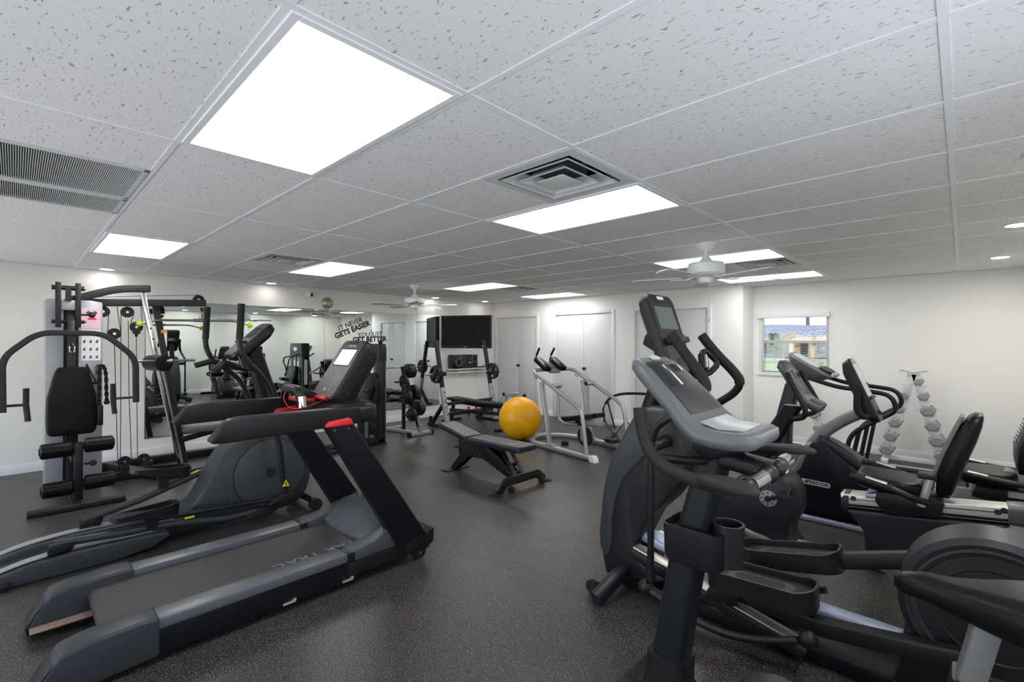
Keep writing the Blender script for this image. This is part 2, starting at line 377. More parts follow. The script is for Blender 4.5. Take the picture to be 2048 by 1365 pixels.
# window wall
WX0, WX1, WZ0, WZ1 = -1.02, -.105, 1.01, 1.93
mb = MB().bx(XB-.12, WX0, YW, YW+.16, 0, H+.25).bx(WX1, XR+.12, YW, YW+.16, 0, H+.25).bx(WX0, WX1, YW, YW+.16, 0, WZ0).bx(WX0, WX1, YW, YW+.16, WZ1, H+.25)
struct('wall_window', mb, 'wall')
# baseboards
bh, bt = .105, .016
def board(p0, p1, nrm):
    a, b_ = Vector(p0), Vector(p1); d = (b_-a).normalized(); n_ = Vector(nrm)
    prof = [(0, 0), (bt, 0), (bt, bh*.75), (bt*.55, bh*.9), (bt*.35, bh), (0, bh)]
    m_ = MB(); m_.loft([[p+n_*t+Vector((0, 0, z)) for t, z in prof] for p in (a, b_)]); return m_
struct('baseboard_left', board((XL, YB, 0), (XL, YD, 0), (1, 0, 0)), 'white_paint')
struct('baseboard_right', board((XR, YB, 0), (XR, YW, 0), (-1, 0, 0)), 'white_paint')
struct('baseboard_back', board((XL, YB, 0), (gx0, YB, 0), (0, 1, 0)), 'white_paint')
mb = MB(); xs = XL
for a, b_, t in DOORS+[(XB, XB, 0)]:
    if a-xs > .05: q = board((xs, YD, 0), (a, YD, 0), (0, -1, 0)); mb.add(q.v, q.f)
    xs = b_
q = board((XB, YD-.0, 0), (XB, YW, 0), (1, 0, 0)); mb.add(q.v, q.f)
struct('baseboard_doors', mb, 'white_paint')
struct('baseboard_window', board((XB, YW, 0), (XR, YW, 0), (0, -1, 0)), 'white_paint')
# doors
for k, (a, b_, t) in enumerate(DOORS):
    fr = MB(); tw = .062
    prof = [(0, 0), (tw, 0), (tw, .012), (tw*.7, .016), (tw*.3, .022), (0, .018)]
    fr.bx(a, a+tw, YD-.018, YD+.05, 0, t).bx(b_-tw, b_, YD-.018, YD+.05, 0, t).bx(a+tw, b_-tw, YD-.018, YD+.05, t-tw, t)
    root = struct('door_%d' % (k+1), fr, 'white_paint', bev=.005)
    mid = {0: -5.665, 1: -3.97, 2: -2.25}[k]
    for j, (p, q) in enumerate(((a+tw+.003, mid-.003), (mid+.003, b_-tw-.003))):
        MB().bx(p, q, YD+.012, YD+.045, .012, t-tw-.004).build('door_leaf', 'door_paint', root, bev=.003)
        hx = p if j == 0 else q
        for hz in (.28, 1.03, 1.72):
            MB().cyl((hx, YD+.004, hz-.05), (hx, YD+.004, hz+.05), .008, 8).bx(hx-.016, hx+.016, YD+.006, YD+.014, hz-.045, hz+.045).build('hinge', 'white_paint', root)
    kb = MB().lathe([(0, .026), (.008, .026), (.010, .011), (.035, .011), (.040, .024), (.052, .028), (.064, .020), (.066, .002)], (mid+.045, YD+.012, .985), (0, -1, 0), 16)
    kb.box((mid+.075, YD-.04, .985), (.05, .012, .014)); kb.build('door_knob', 'ink_black', root)
    MB().bx(mid-.012, mid+.012, YD+.004, YD+.012, .02, t-tw-.006).build('astragal', 'white_paint', root)

# ---------------- ceiling grid
CX, CY = 1.2192, .6096
ceil = struct('ceiling', MB().bx(XL-.1, XR+.1, YB-.1, YW+.1, H+.10, H+.2), 'vent_dark')
tile_mesh = {}
LIGHT = [(-1, 0), (-4, 0), (-1, 3), (-4, 3), (-4, 7), (-4, 10), (-1, 7), (-1, 10), (-4, -4), (-1, -4)]  # last two panels, behind the camera, are added for more light
VENT = [(-1, 2), (-4, 2), (-4, 8), (-1, 8)]                # air diffuser fills the right half of these cells
def tile(x0, x1, y0, y1):
    x0, x1 = max(x0, XL), min(x1, XR); y0, y1 = max(y0, YB), min(y1, YW)
    if x1-x0 < .03 or y1-y0 < .03: return
    k = (round(x1-x0, 3), round(y1-y0, 3)); c = ((x0+x1)/2, (y0+y1)/2, H+.004)
    if k not in tile_mesh:
        o = MB().bx(-k[0]/2+.004, k[0]/2-.004, -k[1]/2+.004, k[1]/2-.004, 0, .018).build('ceiling_tile', 'ceiling_tile', ceil, bev=.002, seg=1); tile_mesh[k] = o.data
    else:
        o = bpy.data.objects.new('ceiling_tile', tile_mesh[k]); COL.objects.link(o); o.parent = ceil
    o.location = c
GX0, GX1, GY0, GY1 = -1.74, -2.90, -.59, -.015
for i in range(-6, 2):
    for j in range(-5, 13):
        if (i, j) in LIGHT: continue
        x0, x1, y0, y1 = i*CX, (i+1)*CX, j*CY, (j+1)*CY
        if (i, j) in VENT: tile(x0, x0+CX/2, y0, y1); continue
        if j == -1 and i == -2: tile(GX0, x1, y0, y1); continue
        if j == -1 and i == -3: tile(x0, GX1, y0, y1); continue
        tile(x0, x1, y0, y1)
def tee(p0, p1):
    a, b_ = Vector(p0), Vector(p1); d = (b_-a); L = d.length; d.normalize(); s_ = Vector((-d.y, d.x, 0))
    sec = [(-.012, 0), (.012, 0), (.012, .004), (.002, .004), (.002, .03), (-.002, .03), (-.002, .004), (-.012, .004)]
    return MB().loft([[p+s_*u+Vector((0, 0, w)) for u, w in sec] for p in (a, b_)])
for i in range(-5, 2): tee((i*CX, YB, H), (i*CX, YW, H)).build('main_tee', 'grid_metal', ceil)
for j in range(-4, 13):
    y = j*CY
    if y < YW: tee((XL if y < YD else XB, y, H+.0008), (XR, y, H+.0008)).build('cross_tee', 'grid_metal', ceil)
for i, j in VENT: tee((i*CX+CX/2, j*CY, H), (i*CX+CX/2, (j+1)*CY, H)).build('cross_tee', 'grid_metal', ceil)
ang_ = MB()
for p, q, n_ in (((XL, YB), (XL, YD), (1, 0)), ((XL, YD), (XB, YD), (0, -1)), ((XB, YD), (XB, YW), (1, 0)), ((XB, YW), (XR, YW), (0, -1)), ((XR, YB), (XR, YW), (-1, 0)), ((XL, YB), (XR, YB), (0, 1))):
    n_ = Vector((*n_, 0)); a, b_ = Vector((*p, H-.001)), Vector((*q, H-.001))
    ang_.loft([[c+n_*u+Vector((0, 0, w)) for u, w in ((0, 0), (.022, 0), (.022, .003), (.003, .003), (.003, .024), (0, .024))] for c in (a, b_)])
ang_.build('wall_angle', 'grid_metal', ceil)

LNAME = ['large fluorescent ceiling panel nearest the camera', 'fluorescent ceiling panel above the multi-station gym', 'fluorescent ceiling panel beside the big square air diffuser',
         'fluorescent ceiling panel in front of the mirror beside a small diffuser', 'fluorescent ceiling panel behind the left ceiling fan', 'narrow far fluorescent ceiling panel above the double doors',
         'fluorescent ceiling panel just behind the right ceiling fan', 'far fluorescent ceiling panel near the window, behind the right fan', 'unseen fluorescent ceiling panel added behind the camera, toward the mirror wall', 'unseen fluorescent ceiling panel added behind the camera, on the window side']
for (i, j), lb in zip(LIGHT, LNAME):
    x0, x1, y0, y1 = i*CX+.012, (i+1)*CX-.012, j*CY+.012, (j+1)*CY-.012
    t = thing('ceiling_light', lb, 'light', ((x0+x1)/2, (y0+y1)/2, H), group='fluorescent ceiling panels'); hx, hy = (x1-x0)/2, (y1-y0)/2
    f = MB(); fwid = .028
    f.bx(-hx, hx, -hy, -hy+fwid, -.004, .012).bx(-hx, hx, hy-fwid, hy, -.004, .012).bx(-hx, -hx+fwid, -hy+fwid, hy-fwid, -.004, .012).bx(hx-fwid, hx, -hy+fwid, hy-fwid, -.004, .012)
    f.build('frame', 'grid_metal', t, bev=.002, seg=1)
    MB().bx(-hx+fwid, hx-fwid, -hy+fwid, hy-fwid, .004, .010).build('diffuser', 'panel_glow', t)
    MB().bx(-hx, hx, -hy, hy, .012, .09).build('housing', 'grid_metal', t)

def diffuser_vent(i, j, lb):
    c = CX/4; x0 = i*CX+CX/2
    t = thing('air_diffuser', lb, 'vent', (x0+c, j*CY+CY/2, H), group='square ceiling air diffusers'); h = c-.012
    def ring(r0, r1, z0, z1, th=.003):
        m_ = MB(); s0 = [(r0*a, r0*b_, z0) for a, b_ in ((-1, -1), (1, -1), (1, 1), (-1, 1))]; s1 = [(r1*a, r1*b_, z1) for a, b_ in ((-1, -1), (1, -1), (1, 1), (-1, 1))]
        s2 = [(p[0], p[1], p[2]+th) for p in s1]; s3 = [(p[0], p[1], p[2]+th) for p in s0]
        return m_.loft([s0, s1, s2, s3], cap=False, closed=True)
    ring(h, h*.82, .0, .0).build('flange', 'vent_metal', t)
    ring(h*.82, h*.76, .0, .05).build('throat', 'duct_metal', t)
    ring(h*.74, h*.50, -.004, .04).build('louvre', 'vent_metal', t); ring(h*.76, h*.735, -.005, -.006).build('louvre_lip', 'vent_metal', t)
    ring(h*.52, h*.34, -.008, .03).build('louvre', 'vent_metal', t); ring(h*.53, h*.505, -.009, -.010).build('louvre_lip', 'vent_metal', t)
    MB().bx(-h*.30, h*.30, -h*.30, h*.30, -.014, -.008).build('centre_plate', 'vent_metal', t, bev=.004)
    MB().box((0, 0, .05), (.03, h*1.5, .008)).box((0, 0, .05), (h*1.5, .03, .008)).cyl((0, 0, -.01), (0, 0, .05), .008).build('spider', 'duct_metal', t)
    MB().lathe([(.0, h*.5), (.06, h*.5), (.061, .01)], (0, 0, .03), n=20).build('duct_neck', 'vent_dark', t)
    MB().bx(-h, h, -h, h, .085, .095).build('back_box', 'vent_dark', t)
for (i, j), lb in zip(VENT, ['large square air diffuser in the ceiling beside a light panel', 'small square air diffuser in the ceiling above the mirror wall', 'far square air diffuser in the ceiling behind the left fan', 'square air diffuser in the ceiling between two light panels behind right fan']):
    diffuser_vent(i, j, lb)
# return-air grille: two panels
t = thing('return_air_grille', 'grey slatted return air grille in the ceiling at the left edge', 'vent', (-2.3, -.3, H))
for a, b_ in ((GX0, -2.415), (-2.455, GX1)):
    m_ = MB(); m_.bx(a, a-.02, GY0, GY1, -.004, .01).bx(b_+.02, b_, GY0, GY1, -.004, .01).bx(b_, a, GY0, GY0+.02, -.004, .01).bx(b_, a, GY1-.02, GY1, -.004, .01)
    m_.v = [v+Vector((0, 0, H)) for v in m_.v]
    fr = m_.build('grille_frame', 'vent_metal', t, world=True)
    sl_ = MB(); y = GY0+.024
    while y < GY1-.022: sl_.box(((a+b_)/2, y, H+.004), (abs(a-b_)-.04, .0030, .009), rotX(8)); y += .0082
    tag(sl_.build('slats', 'vent_metal', t, world=True), kind='stuff')
    MB().bx(b_, a, GY0, GY1, H+.02, H+.024).build('backing', 'vent_dark', t, world=True)
MB().bx(-2.455, -2.415, GY0, GY1, H-.003, H+.012).build('divider', 'vent_metal', t, world=True)
# recessed downlights; the last two, outside the view, are added to brighten the ceiling
for x, y, lb in ((-6.20, .28, 'recessed downlight by the wall above the multi-station gym'), (-6.17, 2.14, 'recessed downlight above the mirror left of the security camera'), (-6.2, 5.18, 'recessed downlight behind the left ceiling fan'), (-6.1, 6.41, 'recessed downlight in the far left ceiling corner'), (1.55, 4.56, 'recessed downlight at the right edge, nearer one'), (1.53, 6.35, 'recessed downlight near the right wall, farther one'), (1.54, 2.75, 'unseen recessed downlight added near the right wall above the cross trainer'), (1.54, .95, 'unseen recessed downlight added near the right wall above the upright bike')):
    t = thing('recessed_downlight', lb, 'light', (x, y, H), group='recessed downlights')
    MB().lathe([(.004, .062), (-.005, .066), (-.006, .082), (0, .088), (.004, .085)], n=28).build('trim_ring', 'white_paint', t)
    MB().lathe([(-.001, .001), (-.001, .064), (.003, .064), (.003, .001)], n=28).build('lens', 'down_glow_wide' if x > 0 else 'down_glow', t)

# ---------------- ceiling fans
def fan(loc, rz, lb, zs):
    zc, zm1, zm0, zb, zk = zs
    t = thing('ceiling_fan', lb, 'fan', (loc[0], loc[1], H), rz, 'white ceiling fans')
    MB().lathe([(0, .078), (-.02, .076), (-.045, .055), (-.062, .030), (-.068, .012)], n=28).build('canopy', 'fan_white', t)
    MB().cyl((0, 0, -.06), (0, 0, zm1+.05), .0125, 14).build('downrod', 'fan_white', t)
    MB().lathe([(zm1+.07, .018), (zm1+.05, .03), (zm1+.02, .05), (zm1, .085), (zm1-.004, .14), (zm1-.02, .152), (zm0+.02, .152), (zm0, .135), (zm0-.012, .10), (zm0-.014, .02)], n=36).build('motor_housing', 'fan_white', t)
    MB().lathe([(zm0-.012, .058), (zm0-.03, .06), (zk, .052), (zk-.01, .03), (zk-.012, .004)], n=24).build('switch_housing', 'fan_white', t)
    for k in range(5):
        a = math.radians(72*k); R = Matrix.Rotation(a, 4, 'Z')
        br = MB(); br.sweep([(.10, 0, zm0-.006), (.16, 0, zb-.004), (.20, 0, zb-.006)], rsec(.03, .006)); br.prism([(.18, -.015), (.24, -.05), (.30, -.035), (.27, 0), (.30, .035), (.24, .05), (.18, .015)], zb-.007, zb-.003, 'z')
        br.xf(R).build('blade_bracket', 'fan_white', t)
        bl = MB(); bl.prism([(.20, -.052), (.60, -.068), (.645, -.05), (.665, 0), (.645, .05), (.60, .068), (.20, .052)], -.003, .003, 'z')
        bl.xf(Matrix.Translation((0, 0, zb)) @ R @ Matrix.Rotation(math.radians(11), 4, 'X')).build('blade', 'fan_blade', t)
    MB().cyl((.03, 0, zk), (.03, 0, zk-.30), .0016, 6).lathe([(0, .004), (-.03, .006), (-.04, .003)], (.03, 0, zk-.30), n=8).build('pull_chain', 'steel', t)
fan((-.364, 3.668), 45, 'white five-blade ceiling fan nearer, at right above the bikes', (0, -.17, -.285, -.305, -.345))
fan((-4.808, 3.724), 36, 'white five-blade ceiling fan farther, in front of the mirror', (0, -.19, -.285, -.305, -.35))
# ================================================================ MIRROR WALL
MY = [.68, 1.90, 3.04, 4.255, 5.41]; MZ0, MZ1 = .235, 2.015
ML = ['wall mirror panel beside the multi-station gym, leftmost', 'wall mirror panel behind the black elliptical, second from left', 'wall mirror panel carrying the black slogan, third from left', 'wall mirror panel behind the plate tree, rightmost']
for k in range(4):
    y0, y1 = MY[k]+.002, MY[k+1]-.002
    t = thing('wall_mirror', ML[k], 'mirror', (XL, (y0+y1)/2, MZ0), group='wall mirror panels')
    MB().bx(XL+.002, XL+.008, y0, y1, MZ0, MZ1).build('glass_sheet', 'mirror', t, world=True)
    MB().bx(XL+.001, XL+.012, y0, y1, MZ0-.012, MZ0).build('bottom_channel', 'steel', t, world=True)
    for y in ((y0,) if k == 0 else ()): MB().bx(XL+.001, XL+.012, y-.012, y, MZ0-.012, MZ1).build('side_channel', 'steel', t, world=True)
def decal(lb, rows):
    t = thing('mirror_decal', lb, 'decal', (XL+.010, rows[0][1], rows[0][2]))
    for s_, y, z, a, size, bold in rows:
        ca, sa = math.cos(math.radians(a)), math.sin(math.radians(a))
        text('lettering', s_, size, 'ink_black', t, (XL+.0084, y, z), (0, ca, sa), (0, -sa, ca), .0002, bold, world=True, sx=.98)
decal('black slogan lettering on the mirror reading IT NEVER GETS EASIER', [('IT NEVER', 3.500, 1.785, 22.5, .116, .0018), ('GETS EASIER', 3.540, 1.690, 21.5, .126, .0058)])
decal('black slogan lettering on the mirror reading YOU JUST GET BETTER', [('YOU JUST', 3.875, 1.610, 4, .110, .0018), ('GET BETTER', 3.870, 1.522, 2, .123, .0058)])
t = thing('no_smoking_sign', 'small brown no smoking strip sign at the top of the mirror', 'sign', (XL+.010, 2.93, 1.925))
MB().bx(XL+.0085, XL+.0115, 2.825, 3.03, 1.925, 1.985).build('plate', 'sign_brown', t, world=True)
text('lettering', 'NO SMOKING', .036, 'paper', t, (XL+.0122, 2.928, 1.955), (0, 1, 0), (0, 0, 1), .0004, .001, world=True)
# security camera and siren
t = thing('security_camera', 'small white security camera mounted high on the mirror wall', 'camera', (XL, 2.77, 2.235))
MB().cyl((XL, 2.77, 2.30), (XL+.05, 2.77, 2.30), .012).lathe([(0, .022), (.006, .022)], (XL, 2.77, 2.30), (1, 0, 0)).cyl((XL+.05, 2.77, 2.31), (XL+.05, 2.77, 2.24), .008).build('bracket', 'white_paint', t, world=True)
ax = Vector((.85, .5, -.1)).normalized(); c = Vector((XL+.05, 2.77, 2.235))
MB().lathe([(-.055, .012), (-.05, .028), (-.03, .036), (.03, .037), (.045, .033)], c, ax, 20).build('body', 'white_paint', t, world=True)
MB().lathe([(.044, .030), (.05, .030), (.052, .012), (.053, .002)], c, ax, 20).build('lens', 'ink_black', t, world=True)
t = thing('round_siren', 'round brass coloured dome on the wall above the mirror', 'siren', (XL, 3.085, 2.12))
MB().lathe([(0, .098), (.012, .098), (.02, .09)], (XL, 3.085, 2.12), (1, 0, 0), 32).build('base_ring', 'gold_siren', t, world=True)
MB().lathe([(.018, .088), (.035, .078), (.05, .055), (.058, .028), (.06, .002)], (XL, 3.085, 2.12), (1, 0, 0), 32).build('dome', 'gold_siren', t, world=True)
# ---------------- television on a swing arm
L_, R_ = Vector((-6.29, 5.40, 0)), Vector((-5.35, 5.86, 0)); dx = (R_-L_).normalized(); nx = Vector((dx.y, -dx.x, 0))
t = thing('television', 'black flat television on a swing arm in the far left corner', 'television', ((L_+R_)/2+Vector((0, 0, 1.36))), math.degrees(math.atan2(dx.y, dx.x)))
w_, h_ = (R_-L_).length, .645
MB().bx(-w_/2, w_/2, -.0, .075, 0, h_).build('cabinet', 'tv_black', t, bev=.008)
f = MB(); bz = .045
f.bx(-w_/2, w_/2, -.014, 0, 0, bz*1.5).bx(-w_/2, w_/2, -.014, 0, h_-bz, h_).bx(-w_/2, -w_/2+bz, -.014, 0, bz*1.5, h_-bz).bx(w_/2-bz, w_/2, -.014, 0, bz*1.5, h_-bz)
f.build('bezel', 'tv_black', t, bev=.003)
MB().bx(-w_/2+bz, w_/2-bz, -.006, 0, bz*1.5, h_-bz).build('screen', 'tv_screen', t)
MB().bx(-.03, .03, -.0155, -.0135, .024, .034).build('logo_strip', 'print_light', t)
arm = MB(); arm.sweep(fillet([(0, .09, .32), (0, .2, .32), (-.35, .42, .32)], .05), rsec(.05, .06), (0, 0, 1)); arm.bx(-.12, .12, .075, .10, .2, .44)
arm.build('mount_arm', 'black', t)
# ---------------- shelf with stereo
t = thing('wall_shelf', 'narrow white wall shelf under the television', 'shelf', (XL, 6.1, .92))
MB().bx(XL, XL+.24, 5.56, 6.66, .918, .938).build('board', 'white_paint', t, world=True, bev=.003)
for y in (5.85, 6.4): MB().prism([(XL+.001, .918), (XL+.2, .918), (XL+.19, .905), (XL+.014, .72), (XL+.001, .70)], y-.008, y+.008).build('bracket', 'white_paint', t, world=True)
t = thing('stereo', 'glossy black stereo with two ring speakers on the wall shelf', 'stereo', (XL+.14, 5.93, .938))
MB().bx(-.10, .09, -.325, .325, 0, .285).build('body', 'stereo_gloss', t, bev=.012)
for y, z in ((-.19, .135), (.235, .20)):
    MB().lathe([(0, .072), (.004, .075), (.004, .080), (0, .082)], (.09, y, z), (1, 0, 0), 32).build('speaker_ring', 'chrome', t)
    MB().lathe([(-.001, .07), (.002, .068), (.001, .03), (.002, .01)], (.09, y, z), (1, 0, 0), 24).build('speaker_cone', 'rubber', t)
MB().lathe([(0, .022), (.012, .02), (.014, .01)], (.09, .10, .12), (1, 0, 0), 20).box((.098, .10, .12), (.012, .12, .012)).build('control_knob', 'chrome', t)
MB().bx(.088, .0915, .05, .15, .215, .245).build('display', 'screen_dark', t)
t = thing('remote_control', 'black remote handset lying on the shelf right of the stereo', 'remote', (XL+.14, 6.42, .938))
MB().bx(-.05, .04, -.10, .10, 0, .022).build('body', 'black', t, bev=.006)
MB().bx(-.02, .02, -.06, .05, .022, .026).build('keypad', 'print_dim', t)
t = thing('modem_box', 'small white box at the right end of the wall shelf', 'box', (XL+.12, 6.585, .938))
MB().bx(-.06, .06, -.06, .06, 0, .06).build('case', 'white_paint', t, bev=.004); MB().bx(.06, .062, -.03, .02, .02, .035).build('vent_slot', 'print_light', t)
# ================================================================ WINDOW + OUTSIDE
fr = MB(); a, b_, c, d = WX0, WX1, WZ0, WZ1
fr.bx(a, a+.045, YW+.05, YW+.11, c, d).bx(b_-.045, b_, YW+.05, YW+.11, c, d).bx(a, b_, YW+.05, YW+.11, c, c+.045).bx(a, b_, YW+.05, YW+.11, d-.045, d).bx(a, b_, YW+.045, YW+.10, 1.475, 1.515)
w1 = struct('window_1', fr, 'white_paint', bev=.003)
MB().bx(a+.04, b_-.04, YW+.082, YW+.086, 1.51, d-.04).build('pane', 'glass', w1); MB().bx(a+.04, b_-.04, YW+.070, YW+.074, c+.04, 1.48).build('pane', 'glass', w1)
MB().bx(a-.02, b_+.02, YW-.025, YW+.06, c-.025, c).build('window_sill', 'white_paint', w1, bev=.004)
MB().bx(a+.001, a+.05, YW+.02, YW+.04, c, d).build('window_liner', 'white_paint', w1)
t = thing('window_blind', 'white horizontal slat blind drawn down over the window', 'blind', ((a+b_)/2, YW, d))
MB().bx(a-.02, b_+.01, YW-.045, YW+.03, d-.075, d+.005).build('valance', 'blind_white', t, world=True, bev=.004)
sm = None; z = d-.085; k = 0
while z > c+.03:
    if sm is None: o = MB().box((0, 0, 0), ((b_-a)-.05, .026, .0016), rotX(4)).build('slat', 'blind_white', t); sm = o.data
    else: o = bpy.data.objects.new('slat', sm); COL.objects.link(o); o.parent = t
    o.location = (0, .012, z-d); z -= .024
MB().bx(a+.025, b_-.025, YW-.004, YW+.028, c+.004, c+.024).build('bottom_rail', 'blind_white', t, world=True)
for x in (a+.12, (a+b_)/2, b_-.16): MB().cyl((x, YW+.012, c+.01), (x, YW+.012, d-.07), .0016, 5).build('ladder_cord', 'blind_white', t, world=True)
cd_ = MB().tube(fillet([(b_+.02, YW-.03, d-.05), (b_+.02, YW-.03, .78), (b_+.045, YW-.03, .76), (b_+.045, YW-.03, d-.05)], .02), .0018, 6)
cd_.build('pull_cord', 'blind_white', t, world=True)
# outside: lawn, a neighbouring house, planting
GZ = -.26
struct('ground_outside', MB().bx(-60, 30, YW+.16, 90, GZ-.1, GZ), 'grass')
struct('path_outside', MB().bx(-60, 30, 55, 57, GZ, GZ+.02), 'concrete')
t = thing('neighbour_house', 'neighbouring house with blue-grey shingle roof seen through the window', 'house', (-13, 62, GZ))
MB().bx(-34, 4, 62, 70, GZ, 2.2).build('wall', 'ext_wall', t, world=True)
MB().loft([[(-36, 59.2, 1.98), (5, 59.2, 1.98), (5, 59.2, 2.12), (-36, 59.2, 2.12)], [(-36, 67, 4.35), (5, 67, 2.9), (5, 67, 3.05), (-36, 67, 4.5)]]).build('roof', 'shingles', t, world=True)
MB().bx(-36, 5, 59.1, 59.2, 1.68, 2.10).build('fascia_board', 'fascia', t, world=True)
MB().bx(-36, 5, 59.2, 62, 1.62, 1.70).build('soffit', 'pole_dark', t, world=True)
for x in (-12.1, -10.75, -17.5, -7.0): MB().bx(x-.28, x+.28, 59.6, 60.1, GZ, 1.64).build('porch_post', 'ext_wood', t, world=True)
for x in (-11.7, -10.1, -15.5): MB().bx(x-.55, x+.55, 61.9, 62.02, .2, 1.6).build('window', 'pole_dark', t, world=True)
t = thing('utility_pole', 'dark utility pole rising behind the neighbouring roof', 'pole', (-13.6, 72, GZ))
MB().cyl((0, 0, 0), (0, 0, 7.5), .22, 12, .2).build('shaft', 'pole_dark', t); MB().box((0, 0, 7.2), (2.4, .14, .16)).build('crossarm', 'pole_dark', t)
def shrub(nm, lb, x, y, h, r, m_, n_, blade=False):
    t = thing(nm, lb, 'plant', (x, y, GZ)); s_ = MB(); s_.cyl((0, 0, 0), (0, 0, h*.6), .06, 8, .04); s_.build('stem', 'ext_wood', t)
    q = MB()
    for k in range(n_):
        a_ = random.uniform(0, 6.28); zz = h*random.uniform(.3, 1); rr = r*random.uniform(.1, 1)*math.sin(min(1, zz/h+.1)*2.6)
        c_ = Vector((math.cos(a_)*rr, math.sin(a_)*rr, zz)); d_ = Vector((math.cos(a_), math.sin(a_), random.uniform(-.2, 1.2))).normalized()*(.9 if blade else .3); s2 = Vector((-math.sin(a_), math.cos(a_), 0))*(.06 if blade else .12)
        q.add([c_-s2*.3, c_+d_*.5-s2, c_+d_, c_+d_*.5+s2, c_+d_*.5+Vector((0, 0, .03))], [(0, 1, 4), (1, 2, 4), (2, 3, 4), (3, 0, 4)])
    tag(q.build('foliage', m_, t), kind='stuff')
shrub('young_tree', 'leafy young tree at the left of the window view', -10.6, 45, 2.5, .65, 'leaf', 420)
shrub('yucca', 'spiky pale plant in the middle of the window view', -13.0, 57.5, 2.4, .9, 'leaf_pale', 130, True)
shrub('low_shrub', 'low pale shrub at the right of the window view', -6.6, 47, 1.7, 1.0, 'leaf_pale', 360)
t = thing('slim_tree_trunk', 'slim bare tree trunk standing on the lawn outside the window', 'tree', (-8.6, 42, GZ))
MB().cyl((0, 0, 0), (0, 0, 2.4), .16, 10, .13).build('trunk', 'fascia', t); MB().ball((0, 0, 2.3), .35, 10, (1, 1, .6)).build('crown', 'ext_wood', t)
# ================================================================ TREADMILL (front left)
t = thing('treadmill', 'large black treadmill with red accents in the left foreground', 'treadmill', (-1.82, 0, 0), 90)
for s_ in (-1, 1):
    def Y(a, b_): return (s_*a, s_*b_) if s_ > 0 else (s_*b_, s_*a)
    y0, y1 = Y(.275, .405)
    MB().prism([(y0, .155), (y1, .150), (y1, .192), (y1-.012*s_ if s_ > 0 else y1, .204), (y0, .204)], -.03, .90, 'x').build('side_rail', 'rail_grey', t, bev=.006)
    MB().bx(-.05, .95, *Y(.30, .402), .035, .155).build('side_frame', 'navy_black', t, bev=.004)
    prof = [(-.02, .035), (-.02, .212), (-.10, .218), (-.28, .208), (-.355, .190), (-.405, .12), (-.44, .055), (-.43, .02), (-.30, .02)]
    MB().prism(prof, *Y(.265, .415)).build('rear_cap', 'slate', t, bev=.014, seg=3)
    MB().prism([(-.36, .18), (-.412, .118), (-.447, .055), (-.437, .015), (-.40, .015), (-.35, .1)], *Y(.268, .412)).build('rear_bumper', 'black', t, bev=.008)
    MB().bx(-.40, -.33, *Y(.29, .38), 0, .03).build('rear_foot', 'rubber', t, bev=.004)
    MB().bx(.895, .945, *Y(.27, .407), .150, .2055).build('rail_joint', 'black', t, bev=.003)
    # hood cheek
    MB().loft([[(.92, y0, .15), (.92, y1, .15), (.92, y1, .205), (.92, y0, .205)], [(1.08, y0, .15), (1.08, y1, .155), (1.08, y1, .225), (1.08, y0, .23)], [(1.20, y0, .15), (1.20, y1, .16), (1.20, y1, .268), (1.20, y0, .30)], [(1.28, y0, .15), (1.28, y1, .165), (1.28, y1, .20), (1.28, y0, .26)]]).build('hood_cheek', 'slate_light', t, bev=.006)
    post = [(.752, .995), (.918, 1.0), (1.462, .17), (1.242, .14)]
    MB().prism(post, *Y(.345, .43)).build('upright', 'navy_black', t, bev=.012, seg=3)
    cp = [(.742, .985), (.920, .985), (.903, 1.022), (.885, 1.03), (.765, 1.018), (.748, 1.005)]
    MB().prism(cp, *Y(.338, .437)).build('upright_cap', 'red', t, bev=.006)
    sc_ = MB()
    for px, pz in ((.80, .965), (.885, .965)): sc_.disc((px, s_*.432, pz), (0, 1, 0), .007, .004, 10)
    sc_.build('screw', 'steel', t)
    MB().lathe([(-.025, .02), (-.025, .046), (.025, .046), (.025, .02)], (1.43, s_*.37, .047), (0, 1, 0), 22).build('wheel', 'rubber', t)
    MB().disc((1.43, s_*.397, .047), (0, 1, 0), .014, .004, 12).build('wheel_hub', 'steel', t)
    for px in (.56, .90): MB().prism([(px-.035, .045), (px+.03, .045), (px+.035, .062), (px+.02, .062), (px+.012, .054), (px-.035, .052)], *Y(.402, .412)).build('latch', 'aluminium', t)
MB().bx(-.17, 1.12, -.268, .268, .12, .166).build('deck', 'black', t, bev=.004)
belt = MB().sweep([(-.17, 0, .168), (1.10, 0, .168)], rsec(.54, .006)); belt.cyl((-.17, -.27, .128), (-.17, .27, .128), .043, 20)
belt.build('belt', 'belt_rubber', t)
text('belt_lettering', 'STAR TRAC', .085, 'print_dim', t, (.83, -.19, .1722), (-1, 0, 0), (0, -1, 0), .0003, .001, space=1.15, sx=1.15)
MB().bx(-.43, -.10, .19, .265, .05, .056).build('grip_strip', 'perforated', t)
MB().bx(.90, 1.50, -.405, .405, .06, .15).prism([(1.30, .06), (1.30, .15), (1.44, .165), (1.535, .19), (1.53, .10), (1.46, .055)], -.415, .415).build('front_base', 'black', t, bev=.008)
